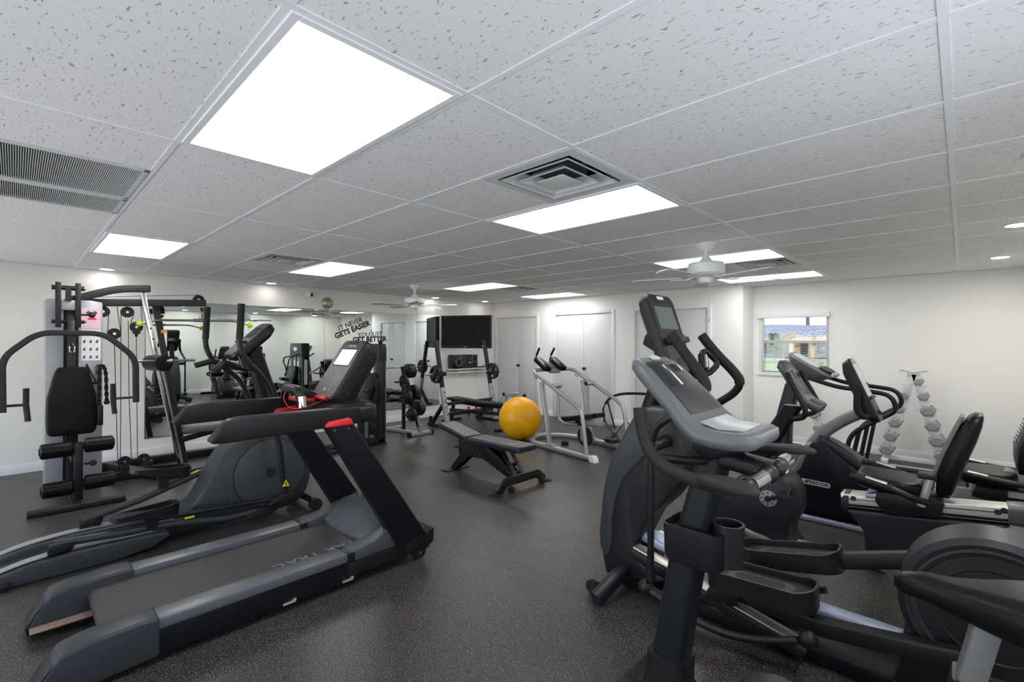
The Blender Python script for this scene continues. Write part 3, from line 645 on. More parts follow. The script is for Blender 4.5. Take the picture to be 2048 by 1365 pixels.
# moulded motor hood
hd = []
for x, zc, zs in ((1.065, .20, .205), (1.10, .235, .22), (1.15, .31, .245), (1.21, .375, .27), (1.28, .40, .25), (1.36, .39, .21), (1.44, .33, .19), (1.50, .22, .17)):
    row = [(x, y, zs+(zc-zs)*max(0, math.cos(min(1, abs(y)/.345)*math.pi/2))**.7) for y in [(-.36+.72*i/20) for i in range(21)]]
    hd.append(row+[(x, .36, .10), (x, -.36, .10)])
MB().loft(hd).build('motor_hood', 'slate_light', t, ang=50)
text('hood_lettering', 'STAR TRAC', .038, 'charcoal', t, (1.205, .02, .392), (0, -1, -.02), (.5, 0, .72), .0006, .0006)
# handrail loop
for s_ in (-1, 1):
    MB().prism([(.172, .990), (.185, .976), (.24, .972), (.97, .985), (.97, 1.088), (.32, 1.094), (.262, 1.088), (.238, 1.070)], s_*.39-.0375, s_*.39+.0375).build('handrail', 'black', t, bev=.022, seg=4, ang=60)
path = fillet([(.95, -.39, 1.0365), (1.075, -.39, 1.0365), (1.075, .39, 1.0365), (.95, .39, 1.0365)], .13, 8)
MB().sweep(path, rsec(.075, .103, .024, 4), (0, 0, 1)).build('front_rail', 'black', t, ang=50)
# console mast, tray and head
MB().prism([(.88, 1.0), (1.05, 1.0), (1.12, 1.10), (.93, 1.085)], -.30, .30).build('console_tray', 'black', t, bev=.01)
cu = Vector((1.164-.912, 0, 1.49-1.107)).normalized(); cn = Vector((-cu.z, 0, cu.x))         # console up and outward (toward runner)
cl = (Vector((1.164, 0, 1.49))-Vector((.912, 0, 1.107))).length; co = Vector((.912, 0, 1.107))
def cpt(a, u, d): return co+Vector((0, 1, 0))*(-a)+cu*u+cn*d             # a: to runner's right, u: up the face, d: out of the face
secs = []
for d, k in ((-.15, .80), (-.11, .97), (-.02, 1.0), (0, .965)):
    secs.append([cpt(a*k, cl/2+(u-0)*k, d) for a, u in [(p, q) for p, q in rsec(.325, cl+.01, .045, 5)]])
MB().loft(secs).build('console_head', 'black', t, ang=40)
MB().loft([[cpt(a, cl/2+u, d) for a, u in rsec(.288, cl-.028, .035, 4)] for d in (-.004, .003)]).build('control_face', 'panel_print', t)
MB().loft([[cpt(a, .318+u, d) for a, u in rsec(.205, .122, .004, 2)] for d in (0, .0045)]).build('display', 'screen_lit', t)
MB().loft([[cpt(a, .318+u, d) for a, u in rsec(.222, .138, .006, 2)] for d in (0, .0036)]).build('display_frame', 'ink_black', t)
MB().loft([[cpt(a, .437+u, d) for a, u in rsec(.13, .016, .003, 2)] for d in (0, .0045)]).build('speaker_slot', 'ink_black', t)
text('brand_lettering', 'STAR TRAC', .020, 'print_light', t, cpt(.01, .408, .0035), (0, -1, 0), cu, .0005, .0005)
lab = MB()
for a, u in ((-.05, .20), (-.05, .165), (.03, .205), (.03, .18), (.03, .155), (.03, .13), (-.02, .165), (-.085, .165), (.075, .205), (.075, .18), (.075, .155), (.075, .13), (-.06, .115), (.03, .098)):
    lab.loft([[cpt(a+p, u+q, d) for p, q in rsec(.022, .011, .003, 2)] for d in (0, .0042)])
lab.build('button_legends', 'print_dim', t)
lab = MB()
for k in range(10):
    for a in (-.125, .125): lab.loft([[cpt(a+p, .16+k*.024+q, d) for p, q in rsec(.012, .010, .002, 2)] for d in (0, .0040)])
lab.build('key_legends', 'print_dim', t)
MB().loft([[cpt(-.015+p, .068+q, d) for p, q in csec(.012, 14)] for d in (0, .005)]).build('start_button', 'green_btn', t)
MB().loft([[cpt(.045+p, .068+q, d) for p, q in csec(.012, 14)] for d in (0, .005)]).build('pause_button', 'red', t)
MB().loft([[cpt(-.02+p, .004+q, d) for p, q in rsec(.20, .022, .004, 2)] for d in (-.01, .014)]).build('stop_key', 'red', t)
vn = MB()
for k in range(22):
    u = .07+k*.0155; vn.loft([[cpt(.1655, u+p, d) for p, d in ((0, -.085), (.007, -.085), (.012, -.025), (.005, -.025))], [cpt(.160, u+p, d) for p, d in ((0, -.085), (.007, -.085), (.012, -.025), (.005, -.025))]])
vn.build('cooling_slots', 'ink_black', t)
MB().prism([(1.0, 1.04), (1.1, 1.02), (1.16, 1.17), (1.06, 1.22)], -.09, .09).build('console_mast', 'black', t, bev=.01)
# pulse grip bar
gp = fillet([(.88, -.05, 1.075), (.72, -.05, 1.16), (.62, -.05, 1.155), (.55, -.05, 1.09)], .04)
MB().sweep(fillet([(1.0, .10, 1.06), (.80, .10, 1.17), (.76, .10, 1.17)], .04), rsec(.07, .05, .02), (0, 0, 1)).sweep(fillet([(.80, .31, 1.10), (.77, .22, 1.165), (.76, .10, 1.175), (.76, -.03, 1.165), (.765, -.06, 1.09)], .05), rsec(.055, .05, .02), (1, 0, 0)).build('grip_bar', 'black', t, ang=50)
MB().sweep([(.766, -.055, 1.135), (.770, -.062, 1.065)], rsec(.060, .055, .022)).build('pulse_plate', 'chrome', t)
MB().sweep([(.763, .12, 1.198), (.763, .02, 1.192)], rsec(.032, .006, .002)).build('resistance_keys', 'red', t)
MB().bx(.80, .90, .05, .25, 1.085, 1.105).build('safety_button', 'red', t, bev=.006)
wr = MB().tube(cat([(.93, -.02, 1.10), (.86, -.06, 1.085), (.78, -.09, 1.07), (.73, -.05, 1.06), (.72, .05, 1.07), (.715, .10, 1.12), (.73, .10, 1.16)], 6), .0022, 6); wr.build('safety_lanyard', 'red_wire', t)

# ================================================================ ELLIPTICAL (left, beside the treadmill)
t = thing('elliptical_trainer', 'charcoal elliptical trainer with round flywheel housing behind the treadmill', 'elliptical', (-3.12, 0, 0), 90)
out = cat([(.30, 0, .14), (.47, 0, .25), (.57, 0, .43), (.66, 0, .585), (.78, 0, .69), (.95, 0, .735), (1.11, 0, .695), (1.26, 0, .575), (1.355, 0, .36), (1.30, 0, .13), (1.18, 0, .06), (1.03, 0, .045), (.65, 0, .035), (.36, 0, .06)], 5, True)
pr = [(p.x, p.z) for p in out]; cxz = (.95, .36)
secs = []
for y, k in ((-.15, .93), (-.135, .985), (-.08, 1.0), (.08, 1.0), (.135, .985), (.15, .93)):
    secs.append([(cxz[0]+(a-cxz[0])*k, y, cxz[1]+(b_-cxz[1])*k) for a, b_ in pr])
MB().loft(secs).build('flywheel_housing', 'slate', t, ang=45)
for s_ in (-1, 1):
    MB().lathe([(0, .278), (.006, .278), (.010, .270), (.012, .06), (.013, .002)], (1.008, s_*.149, .378), (0, s_, 0), 48).build('flywheel_cover', 'flywheel_grey', t)
    MB().lathe([(.0, .280), (.006, .286), (.0065, .286), (.0065, .278), (0, .276)], (1.008, s_*.1485, .378), (0, s_, 0), 48).build('cover_groove', 'ink_black', t)
    MB().disc((1.008, s_*.164, .378), (0, 1, 0), .040, .006, 24).build('crank_cap', 'ink_black', t)
# rear base with two roller tracks
def track(y0, y1):
    m_ = MB(); pf = [(-.62, .0), (-.60, .045), (-.54, .085), (-.42, .112), (-.21, .130), (0, .130), (.17, .128), (.27, .122), (.30, .095), (.20, .035), (0, .005)]
    return m_.prism(pf, y0, y1)
track(-.265, -.10).build('track_base', 'slate', t, bev=.014, seg=3); track(.10, .265).build('track_base', 'slate', t, bev=.014, seg=3)
for s_ in (-1, 1):
    MB().sweep(cat([(-.55, s_*.18, .088), (-.42, s_*.18, .118), (-.21, s_*.18, .137), (.0, s_*.18, .136), (.2, s_*.18, .134)], 5), rsec(.075, .006), (0, 0, 1)).build('roller_track', 'silver_paint', t)
    MB().sweep(cat([(-.55, s_*.225, .088), (-.42, s_*.225, .116), (-.21, s_*.225, .134), (.0, s_*.225, .133)], 5), rsec(.006, .006), (0, 0, 1)).build('track_groove', 'ink_black', t)
MB().prism([(-.58, .0), (-.57, .05), (-.3, .09), (.4, .09), (.62, .08), (.62, .02)], -.10, .10).build('spine', 'charcoal', t, bev=.012)
MB().prism([(-.60, 0), (-.60, .02), (-.50, .05), (-.50, 0)], -.30, .30).build('rear_foot', 'black', t, bev=.006)
# arms
def pedal(y, x, z, pitch):
    m_ = MB(); top = []; R = Matrix.Rotation(math.radians(pitch), 4, 'Y'); T = Matrix.Translation((x, y, z)) @ R
    pl = MB().loft([[(p, q, h) for p, q in rsec(.37, .13, .045, 5)] for h in (-.012, .012)]); pl.xf(T)
    o1 = pl.build('pedal_plate', 'rubber', t)
    wl = MB(); ow = rsec(.385, .145, .05, 6); nn = len(ow)
    hh = [.012+.052*max(0, min(1, (p/.19+.15))) for p, q in ow]
    o_ = [(p, q, -.02) for p, q in ow]; i_ = [(p*.955, q*.9, -.0) for p, q in ow]
    ot = [(p, q, h) for (p, q), h in zip(ow, hh)]; it = [(p*.955, q*.9, h) for (p, q), h in zip(ow, hh)]
    wl.loft([o_, ot, it, i_], cap=False, closed=True); wl.xf(T); wl.build('pedal_wall', 'black', t)
pedal(-.20, .155, .262, 5); pedal(.20, .31, .455, 14)
MB().tube([(-.31, -.20, .188), (.30, -.20, .150), (.66, -.20, .095), (1.01, -.235, .105)], .026, 14).build('pedal_arm', 'slate', t)
MB().tube([(-.145, .20, .188), (.184, .20, .262), (.70, .20, .432), (1.0, .235, .52)], .026, 14).build('pedal_arm', 'slate', t)
for a, b_, y in (((-.29, .12), (-.23, .19), -.20), ((-.115, .12), (-.06, .19), .20)):
    MB().prism([(a[0]-.05, a[1]), (a[0]+.06, a[1]), (b_[0]+.03, b_[1]), (b_[0]-.10, b_[1])], y-.028, y+.028).lathe([(-.02, .01), (-.02, .03), (.02, .03), (.02, .01)], (a[0], y, .155), (0, 1, 0), 16).build('roller_bracket', 'black', t, bev=.004)
MB().prism([(.16, .15), (.22, .15), (.23, .25), (.15, .25)], -.23, -.17).build('pedal_post', 'black', t); MB().prism([(.30, .32), (.36, .32), (.36, .44), (.29, .44)], .17, .23).build('pedal_post', 'black', t)
for y in (-.205, .205):
    MB().tube([(.22, y*1.05, .215) if y < 0 else (.40, y*1.05, .40), (.62, y*1.2, .20) if y < 0 else (.7, y*1.2, .42), (1.0, y*1.35, .185) if y < 0 else (1.05, y*1.35, .45)], .017, 12).build('link_rod', 'black', t)
MB().prism([(.93, .15), (1.0, .215), (1.12, .225), (1.155, .19), (1.14, .155), (1.02, .15)], -.325, -.245).build('joint_cover', 'rubber', t, bev=.016, seg=3)
MB().prism([(.78, .075), (.90, .13), (1.02, .135), (1.04, .10), (.97, .055), (.85, .045)], -.265, -.205).build('joint_cover', 'rubber', t, bev=.014, seg=3)
MB().prism([(1.0, .40), (1.05, .47), (1.15, .48), (1.17, .44), (1.1, .40)], .245, .325).build('joint_cover', 'rubber', t, bev=.014, seg=3)
# dual action levers
def lever(y, dx, low):
    P = [(.735+dx, y, 1.775), (.728+dx, y, 1.60), (.722+dx, y, 1.50), (.735+dx, y, 1.41), (.79+dx, y, 1.31), (.875+dx*.6, y*.98, 1.215), (.945+dx*.3, y*.95, 1.10), (.99, y*.93, .90), (1.00, y*.93, .74), (1.03-low, y*.95, .62), (1.055-low*2, y*.97, .36), (1.085-low*3, y, .20)]
    n_ = len(P); m_ = cat(P, 5)
    MB().sweep(m_, csec(.021, 14)).build('lever_arm', 'black', t)
    MB().sweep(cat(P[:3], 5), csec(.0255, 14)).build('lever_grip', 'rubber', t, ang=50)
lever(-.30, 0, 0); lever(.30, -.085, -.02)
wm = MB().prism([(1.035, .285), (1.065, .34), (1.095, .285)], -.327, -.324); wm.build('warning_mark', 'yellow_mark', t)
MB().prism([(1.061, .295), (1.061, .318), (1.069, .318), (1.069, .295)], -.3285, -.3265).build('warning_symbol', 'ink_black', t)
for y, x in ((-.20, .42), (.20, .54)): MB().box((x, y, (.167 if y < 0 else .405)), (.06, .03, .006), rotY(0 if y < 0 else -17)).build('warning_mark', 'yellow_mark', t)
# column and console
MB().loft([[(x+a, b_, z) for a, b_ in rsec(w, d, .04, 4)] for x, z, w, d in ((1.10, .66, .26, .24), (1.09, .78, .22, .17), (1.05, .95, .17, .13), (.99, 1.15, .145, .115), (.93, 1.36, .13, .11), (.915, 1.42, .12, .10))]).build('column', 'navy_black', t, ang=45)
MB().loft([[(x+a, b_, z) for a, b_ in rsec(w, d, .07, 5)] for x, z, w, d in ((1.10, .66, .34, .27), (1.10, .73, .29, .24), (1.09, .775, .24, .19))]).build('column_collar', 'charcoal', t, ang=45)
E0 = Vector((.715, 0, 1.36)); E1 = Vector((1.025, 0, 1.64)); eu = (E1-E0).normalized(); en = Vector((-eu.z, 0, eu.x)); el_ = (E1-E0).length
def ept(a, u, d): return E0+Vector((0, -1, 0))*a+eu*u+en*d
MB().loft([[ept(a*k, el_/2+u*k, d) for a, u in rsec(.30, el_, .07, 5)] for d, k in ((-.085, .72), (-.06, .96), (-.015, 1), (.004, .95))]).build('console_head', 'black', t, ang=40)
MB().loft([[ept(a, el_*.60+u, d) for a, u in rsec(.25, el_*.66, .05, 4)] for d in (0, .007)]).build('control_face', 'panel_print', t)
MB().loft([[ept(a, el_*.18+u, d) for a, u in rsec(.24, el_*.28, .05, 4)] for d in (0, .008)]).build('keypad', 'slate_light', t)
MB().loft([[ept(a, el_*.38+u, d) for a, u in rsec(.24, .018, .004, 2)] for d in (0, .03)]).build('reading_ledge', 'black', t)
MB().loft([[ept(a, el_*.68+u, d) for a, u in rsec(.16, .13, .01, 3)] for d in (0, .009)]).build('display', 'screen_dark', t)
bars = fillet([(.53, .155, 1.285), (.66, .155, 1.32), (.80, .13, 1.255), (.88, .06, 1.25), (.88, -.06, 1.25), (.80, -.13, 1.255), (.66, -.155, 1.32), (.59, -.155, 1.25)], .05)
MB().tube(bars, .020, 12).build('fixed_handlebar', 'black', t)
for a, b_ in (((.53, .155, 1.285), (.64, .155, 1.316)), ((.655, -.155, 1.315), (.60, -.155, 1.258))): MB().cyl(a, b_, .025, 14).build('pulse_grip', 'gunmetal', t)
bk = MB()
for k in range(7): bk.cyl((.76, -.15+.05*k, 1.36), (.79, -.15+.05*k, 1.27), .0022, 5)
for z in (1.36, 1.33, 1.30, 1.27): bk.cyl((.76+(1.36-z)*.33, -.15, z), (.76+(1.36-z)*.33, .15, z), .0022, 5)
bk.build('wire_basket', 'steel', t)
MB().sweep([(1.30, 0, .10), (1.36, 0, .06)], rsec(.50, .05, .02)).build('front_foot', 'black', t)
for s_ in (-1, 1): MB().lathe([(-.03, .02), (-.03, .05), (.03, .05), (.03, .02)], (1.345, s_*.25, .052), (0, 1, 0), 20).build('wheel', 'rubber', t)
MB().prism([(.47, .075), (.70, .09), (.745, .105), (.70, .118), (.55, .105)], -.148, -.1455).build('brand_plate', 'badge', t)
MB().lathe([(0, .028), (.004, .026), (.005, .002)], (1.27, -.14, .19), (0, -1, 0), 20).build('badge_disc', 'badge', t)
# ================================================================ MULTI-STATION GYM (left wall)
t = thing('multi_gym', 'multi-station weight gym with grey shroud and press arms by the left wall', 'gym machine', (-5.0, 0, 0))
def W_(mb, name, m_, **k): return mb.build(name, m_, t, world=True, **k)
for y0, y1 in ((-.285, -.155), (-.045, .135)):
    W_(MB().prism([(y0, .04), (y1, .04), (y1, 1.872), ((y0+y1)/2, 1.892), (y0, 1.886)], -5.42, -5.10, 'x'), 'shroud_panel', 'shroud_grey', bev=.01)
W_(MB().bx(-5.42, -5.20, -.16, -.04, .04, 1.86), 'shroud_core', 'black')
st = MB()
for k in range(16): st.bx(-5.19, -5.13, -.15, -.05, .10+k*.042, .10+k*.042+.038)
tag(W_(st, 'weight_stack', 'gunmetal'), kind='stuff')
W_(MB().bx(-4.985, -4.925, -.135, -.075, .03, 1.86), 'main_post', 'gunmetal', bev=.006)
W_(MB().bx(-5.42, -4.93, -.14, -.07, 1.84, 1.91), 'top_beam', 'gunmetal', bev=.006)
W_(MB().sweep([(-4.375, -.41, .032), (-4.375, .23, .032)], rsec(.06, .06, .02)), 'foot_bar', 'gunmetal')
W_(MB().bx(-5.4, -4.35, -.14, -.075, .01, .07), 'base_beam', 'black', bev=.006)
W_(MB().bx(-4.50, -4.445, -.115, -.058, .06, .575), 'leg_post', 'black', bev=.006)
for z, y0, y1 in ((.525, -.335, -.125), (.540, -.05, .155), (.185, -.325, -.12), (.205, -.05, .165)):
    W_(MB().lathe([(0, .03), (.0, .05), (.012, .066), (y1-y0-.012, .066), (y1-y0, .05), (y1-y0, .03)], (-4.472, y0, z), (0, 1, 0), 24), 'foam_roller', 'vinyl', ang=40)
    W_(MB().cyl((-4.472, y0-.006, z), (-4.472, y1+.006, z), .03, 14), 'roller_cap', 'black')
# back pad
def padsec(z): 
    u = (z-.59)/.645
    w = .365*(1-.12*abs(u-.25)) if u < .55 else .365*(.964-(u-.55)*.75)
    return max(.05, w)
zz = [.595, .60, .62, .66, .75, .85, .95, 1.05, 1.13, 1.19, 1.22, 1.233]; kk = [.80, .88, .95, .985, 1, 1, 1, 1, 1, .97, .90, .78]
W_(MB().loft([[(-4.86+a, -.107+b_, z) for b_, a in rsec(padsec(z)*k, .075*min(1, k+.05), .03, 4)] for z, k in zip(zz, kk)]), 'back_pad', 'vinyl', ang=50)
W_(MB().bx(-4.94, -4.885, -.15, -.065, .45, 1.1), 'pad_bracket', 'black', bev=.005)
W_(MB().bx(-4.93, -4.55, -.13, -.085, .38, .43), 'seat_arm', 'black', bev=.004)
W_(MB().prism([(-4.95, .66), (-4.82, .66), (-4.82, .86), (-4.95, .80)], .07, .115), 'adjust_lever', 'black', bev=.008)
# press arm head
for y in (-.205, -.066): W_(MB().bx(-4.915, -4.865, y-.02, y+.02, 1.61, 2.035), 'head_bar', 'gunmetal', bev=.005)
W_(MB().bx(-4.905, -4.875, -.185, -.086, 1.775, 1.87), 'head_plate', 'silver_paint', bev=.005)
W_(MB().cyl((-4.89, -.25, 1.985), (-4.89, -.02, 1.985), .022, 14).cyl((-4.89, -.25, 1.665), (-4.89, -.02, 1.665), .018, 14).bx(-4.92, -4.86, -.155, -.115, 1.86, 1.985), 'head_pivot', 'gunmetal')
bl = MB()
for z in (1.665, 1.985):
    for y in (-.245, -.02): bl.ball((-4.89, y, z), .014, 8)
W_(bl, 'pivot_bolt', 'chrome')
arm = fillet([(-4.75, -.555, .86), (-4.75, -.560, 1.335), (-4.75, -.34, 1.556), (-4.75, .11, 1.556), (-4.75, .352, 1.315), (-4.75, .357, .87)], .10, 7)
W_(MB().sweep(arm, rsec(.05, .05, .008), (1, 0, 0)), 'press_arm', 'gunmetal', ang=40)
W_(MB().sweep([(-4.87, -.12, 1.70), (-4.80, -.12, 1.66), (-4.76, -.12, 1.56)], rsec(.05, .05, .008), (0, 1, 0)), 'press_link', 'gunmetal')
for y0, y1, yg, z in ((-.555, -.41, -.413, .915), (.355, .18, .178, .92)):
    W_(MB().cyl((-4.75, y0, z), (-4.75, y1, z), .012, 12), 'handle_stub', 'gunmetal')
    W_(MB().tube([(-4.74, yg, z+.145), (-4.75, yg, z), (-4.72, yg+.012, z-.145)], .021, 14), 'handle_grip', 'rubber')
kn = MB().cyl((-4.90, -.05, 1.735), (-4.90, .02, 1.735), .010, 10).ball((-4.90, .035, 1.735), .028, 14)
W_(kn, 'adjust_knob', 'ink_black'); W_(MB().cyl((-4.47, -.05, .375), (-4.47, -.0, .375), .010, 10).ball((-4.47, .012, .375), .026, 14), 'adjust_knob', 'ink_black')
W_(MB().tube(fillet([(-4.91, -.105, 1.46), (-4.905, -.125, 1.43), (-4.90, -.12, 1.37), (-4.90, -.09, 1.37), (-4.905, -.085, 1.43), (-4.91, -.105, 1.46)], .015), .005, 6), 'snap_hook', 'chrome')
# posters
W_(MB().bx(-5.1, -5.096, -.027, .118, 1.605, 1.812), 'poster', 'paper_pink'); W_(MB().bx(-5.0965, -5.095, .02, .085, 1.695, 1.715), 'poster_banner', 'ink_red')
W_(MB().prism([(.005, 1.765), (.03, 1.79), (.03, 1.775), (.07, 1.775), (.07, 1.79), (.095, 1.765), (.07, 1.738), (.07, 1.755), (.03, 1.755), (.03, 1.738)], -5.0965, -5.095, 'x'), 'poster_emblem', 'ink_blue')
W_(MB().bx(-5.1, -5.096, -.026, .119, 1.285, 1.600), 'exercise_chart', 'paper')
pic = MB(); fig = MB()
for r_ in range(4):
    for c_ in range(3):
        y = -.003+c_*.048; z = 1.56-r_*.078
        pic.bx(-5.0965, -5.0955, y-.019, y+.019, z-.028, z+.028); fig.bx(-5.0956, -5.095, y-.004, y+.006, z-.02, z+.012).bx(-5.0956, -5.095, y-.012, y-.006, z-.02, z+.004)
W_(pic, 'chart_cells', 'white_paint'); W_(fig, 'chart_figures', 'ink_black')
# overhead booms and slanted posts of the lat station
W_(MB().sweep(fillet([(-5.15, -.10, 1.885), (-5.15, .06, 1.955), (-5.15, .26, 2.03), (-5.15, .525, 2.053)], .15), rsec(.06, .075, .008), (0, 0, 1)), 'upper_boom', 'gunmetal', ang=40)
W_(MB().cyl((-5.15, .52, 2.053), (-5.15, .53, 2.053), .036, 16), 'boom_cap', 'black')
W_(MB().sweep([(-5.25, .0, 1.875), (-5.25, 1.075, 1.935)], rsec(.06, .075, .006), (0, 0, 1)), 'lat_boom', 'gunmetal')
W_(MB().sweep([(-5.22, .47, 2.02), (-5.22, .835, .03)], rsec(.055, .075, .012, 4), (1, 0, 0)), 'chrome_post', 'chrome')
hl = MB(); a, b_ = Vector((-5.182, .47, 2.02)), Vector((-5.182, .835, .03))
for k in range(13): hl.disc(a.lerp(b_, .20+k*.058), (1, 0, 0), .010, .004, 10)
W_(hl, 'adjust_holes', 'ink_black')
W_(MB().sweep([(-5.36, .61, 1.90), (-5.36, .90, .03)], rsec(.06, .07, .008), (1, 0, 0)), 'slant_post', 'gunmetal')
W_(MB().bx(-5.335, -5.3255, .660, .715, 1.42, 1.60), 'warning_label', 'paper'); W_(MB().bx(-5.3258, -5.3245, .658, .712, 1.575, 1.61), 'label_header', 'orange_label')
W_(MB().lathe([(0, .05), (.005, .085), (.30, .085), (.305, .05)], (-5.20, .545, 1.245), (1, .25, 0), 22), 'thigh_roller', 'vinyl', ang=40)
W_(MB().cyl((-4.93, .40, 1.272), (-4.93, .90, 1.272), .014, 14), 'cross_bar', 'chrome')
W_(MB().lathe([(-.03, .022), (.03, .022)], (-4.93, .66, 1.272), (0, 1, 0), 14), 'bar_collar', 'silver')
def pulley(y, z, x=-5.27, r=.058): 
    W_(MB().lathe([(-.012, .012), (-.012, r), (-.004, r*.86), (.004, r*.86), (.012, r), (.012, .012)], (x, y, z), (1, 0, 0), 26), 'pulley', 'rubber', ang=40)
    W_(MB().disc((x+.014, y, z), (1, 0, 0), .014, .006, 12), 'pulley_bolt', 'steel')
for y, z in ((.152, 1.79), (.352, 1.795), (.245, 1.56), (.430, 1.635), (.335, .185), (.50, .185), (1.01, 1.97)): pulley(y, z)
W_(MB().bx(-5.30, -5.24, .40, .46, 1.56, 1.60).cyl((-5.27, .43, 1.60), (-5.27, .43, 1.53), .014, 10), 'pulley_carrier', 'black')
cb = MB()
for a, b_ in (((.20, 1.79), (.19, 1.56)), ((.30, 1.56), (.265, 1.86)), ((.30, 1.795), (.30, .185)), ((.41, 1.795), (.375, 1.64)), ((.245, 1.50), (.278, .19)), ((.393, .19), (.37, .9)), ((.43, 1.53), (.445, .19)), ((.485, 1.635), (.47, 1.86)), ((.37, .9), (.36, 1.7))):
    cb.cyl((-5.27, *a), (-5.27, *b_), .0035, 6)
cb.cyl((-5.27, .0, 1.93), (-5.27, 1.01, 2.03), .003, 6)
W_(cb, 'cable', 'ink_black')
W_(MB().cyl((-5.27, 1.045, 1.97), (-5.27, 1.045, 1.78), .0035, 6).ball((-5.27, 1.045, 1.86), .022, 10).tube([(-5.27, 1.045, 1.80), (-5.265, 1.045, 1.74)], .006, 6), 'lat_cable', 'ink_black')
# base frame along the wall, low seat
W_(MB().sweep([(-5.83, .15, .045), (-5.83, 1.75, .045)], rsec(.06, .09, .006)), 'rear_base_beam', 'black')
W_(MB().sweep([(-5.83, .24, .05), (-4.92, .60, .05), (-4.92, .86, .05)], rsec(.06, .09, .006)), 'angled_base_beam', 'black')
W_(MB().sweep([(-5.22, .835, .05), (-5.22, .20, .05)], rsec(.06, .09, .006)), 'cross_base_beam', 'black')
for k in (.31, .52): W_(MB().bx(-5.31, -5.23, k-.04, k+.06, .03, .16), 'pulley_bracket', 'black', bev=.004)
W_(MB().sweep([(-5.30, .80, .33), (-5.30, 1.42, .45)], rsec(.055, .06, .006), (0, 0, 1)), 'seat_beam', 'black')
W_(MB().loft([[(-5.28+a, 1.10+b_, z) for a, b_ in rsec(.24*k, .50*k, .06, 5)] for z, k in ((.425, .95), (.435, 1), (.485, 1), (.497, .95), (.50, .8))]), 'lat_seat', 'vinyl_worn', ang=50)
W_(MB().bx(-5.33, -5.27, 1.30, 1.36, .03, .43), 'seat_leg', 'black', bev=.004); W_(MB().bx(-5.85, -5.27, 1.30, 1.36, .01, .07), 'seat_base_beam', 'black', bev=.004)
# things hung on the gym
g = thing('lat_pulldown_bar', 'chrome lat bar with green tennis balls hanging from the gym boom', 'bar', (-5.26, 1.02, 1.72))
bp_ = fillet([(-5.26, .455, 1.672), (-5.26, .60, 1.718), (-5.26, 1.40, 1.735), (-5.26, 1.56, 1.690)], .08)
MB().tube(bp_, .0135, 12).build('bar', 'chrome', g, world=True)
MB().cyl((-5.26, .955, 1.727), (-5.26, 1.085, 1.730), .020, 14).bx(-5.265, -5.255, 1.005, 1.035, 1.74, 1.775).build('swivel', 'steel', g, world=True)
for p in (bp_[0], bp_[-1]): MB().ball(p, .034, 16).build('tennis_ball', 'tennis', g, world=True)
g = thing('tricep_rope', 'black twisted rope handle hanging on the grey gym shroud', 'rope', (-5.03, .13, .84))
for dy in (-.012, .028):
    rp = cat([(-5.07, .105, 1.225), (-5.04, .115+dy*.6, 1.235), (-5.035, .12+dy*1.2, 1.15), (-5.035, .12+dy*1.4, .98), (-5.035, .118+dy*1.6, .845 if dy < 0 else .86)], 8)
    q = MB()
    for ph in (0, 3.14):
        q.tube([p+Vector((math.cos(i*.9+ph)*.008, math.sin(i*.9+ph)*.008, 0)) for i, p in enumerate(rp)], .010, 7)
    q.build('rope_strand', 'rubber', g, world=True); MB().lathe([(-.02, .012), (-.012, .024), (.012, .024), (.02, .012)], rp[-1], (0, 0, 1), 14).build('rope_knob', 'black', g, world=True)
MB().tube(fillet([(-5.09, .09, 1.25), (-5.06, .075, 1.20), (-5.05, .10, 1.13), (-5.06, .125, 1.20), (-5.09, .11, 1.25)], .03), .005, 6).build('carabiner', 'chrome', g, world=True)
g = thing('stirrup_handle', 'black stirrup cable handle hooked on the grey gym shroud', 'handle', (-5.04, .04, 1.05))
MB().tube(fillet([(-5.06, .01, 1.235), (-5.05, .03, 1.06), (-5.05, .085, 1.06), (-5.06, .015, 1.235)], .006), .007, 8).build('strap', 'black', g, world=True)
MB().cyl((-5.05, .025, 1.06), (-5.05, .09, 1.06), .014, 12).build('grip', 'rubber', g, world=True); MB().ball((-5.07, .012, 1.245), .014, 8).build('hook', 'chrome', g, world=True)

# ================================================================ LEG MACHINE WITH WEIGHT TOWER
t = thing('leg_extension_machine', 'dark selectorized leg machine with tall weight tower beside the mirror', 'gym machine', (-5.0, 3.15, 0))
for x0, x1 in ((-4.93, -4.80), (-5.34, -5.21)):
    W_(MB().bx(x0, x1, 3.11, 3.235, .02, 1.25), 'tower_post', 'gunmetal', bev=.012)
    W_(MB().bx(x0-.01, x1+.01, 3.08, 3.25, 0, .02), 'foot_plate', 'black', bev=.003)
W_(MB().loft([[(-5.07+a, 3.17+b_, z) for a, b_ in rsec(.56*k, .15, .03, 4)] for z, k in ((1.20, .99), (1.24, 1), (1.38, .995), (1.43, .97), (1.452, .90))]), 'tower_head', 'gunmetal', ang=40)
W_(MB().loft([[(-5.07+a, y, 1.345+b_) for a, b_ in [(p*1, q) for p, q in zip([.085*math.cos(i*.2618) for i in range(24)], [.036*math.sin(i*.2618) for i in range(24)])]] for y in (3.088, 3.096)]), 'oval_badge', 'badge')
for x0, x1 in ((-5.20, -5.095), (-5.045, -4.935)): W_(MB().bx(x0, x1, 3.112, 3.125, .05, 1.22), 'front_panel', 'stack_grey', bev=.003)
W_(MB().bx(-5.19, -5.10, 3.108, 3.1125, .78, 1.12).bx(-5.03, -4.95, 3.108, 3.1125, .72, 1.14), 'instruction_card', 'paper'); W_(MB().bx(-5.345, -5.341, 3.14, 3.20, .70, 1.15), 'side_label', 'paper')
W_(MB().bx(-5.34, -4.80, 3.17, 3.235, .04, 1.22), 'rear_panel', 'stack_grey', bev=.003)
st = MB()
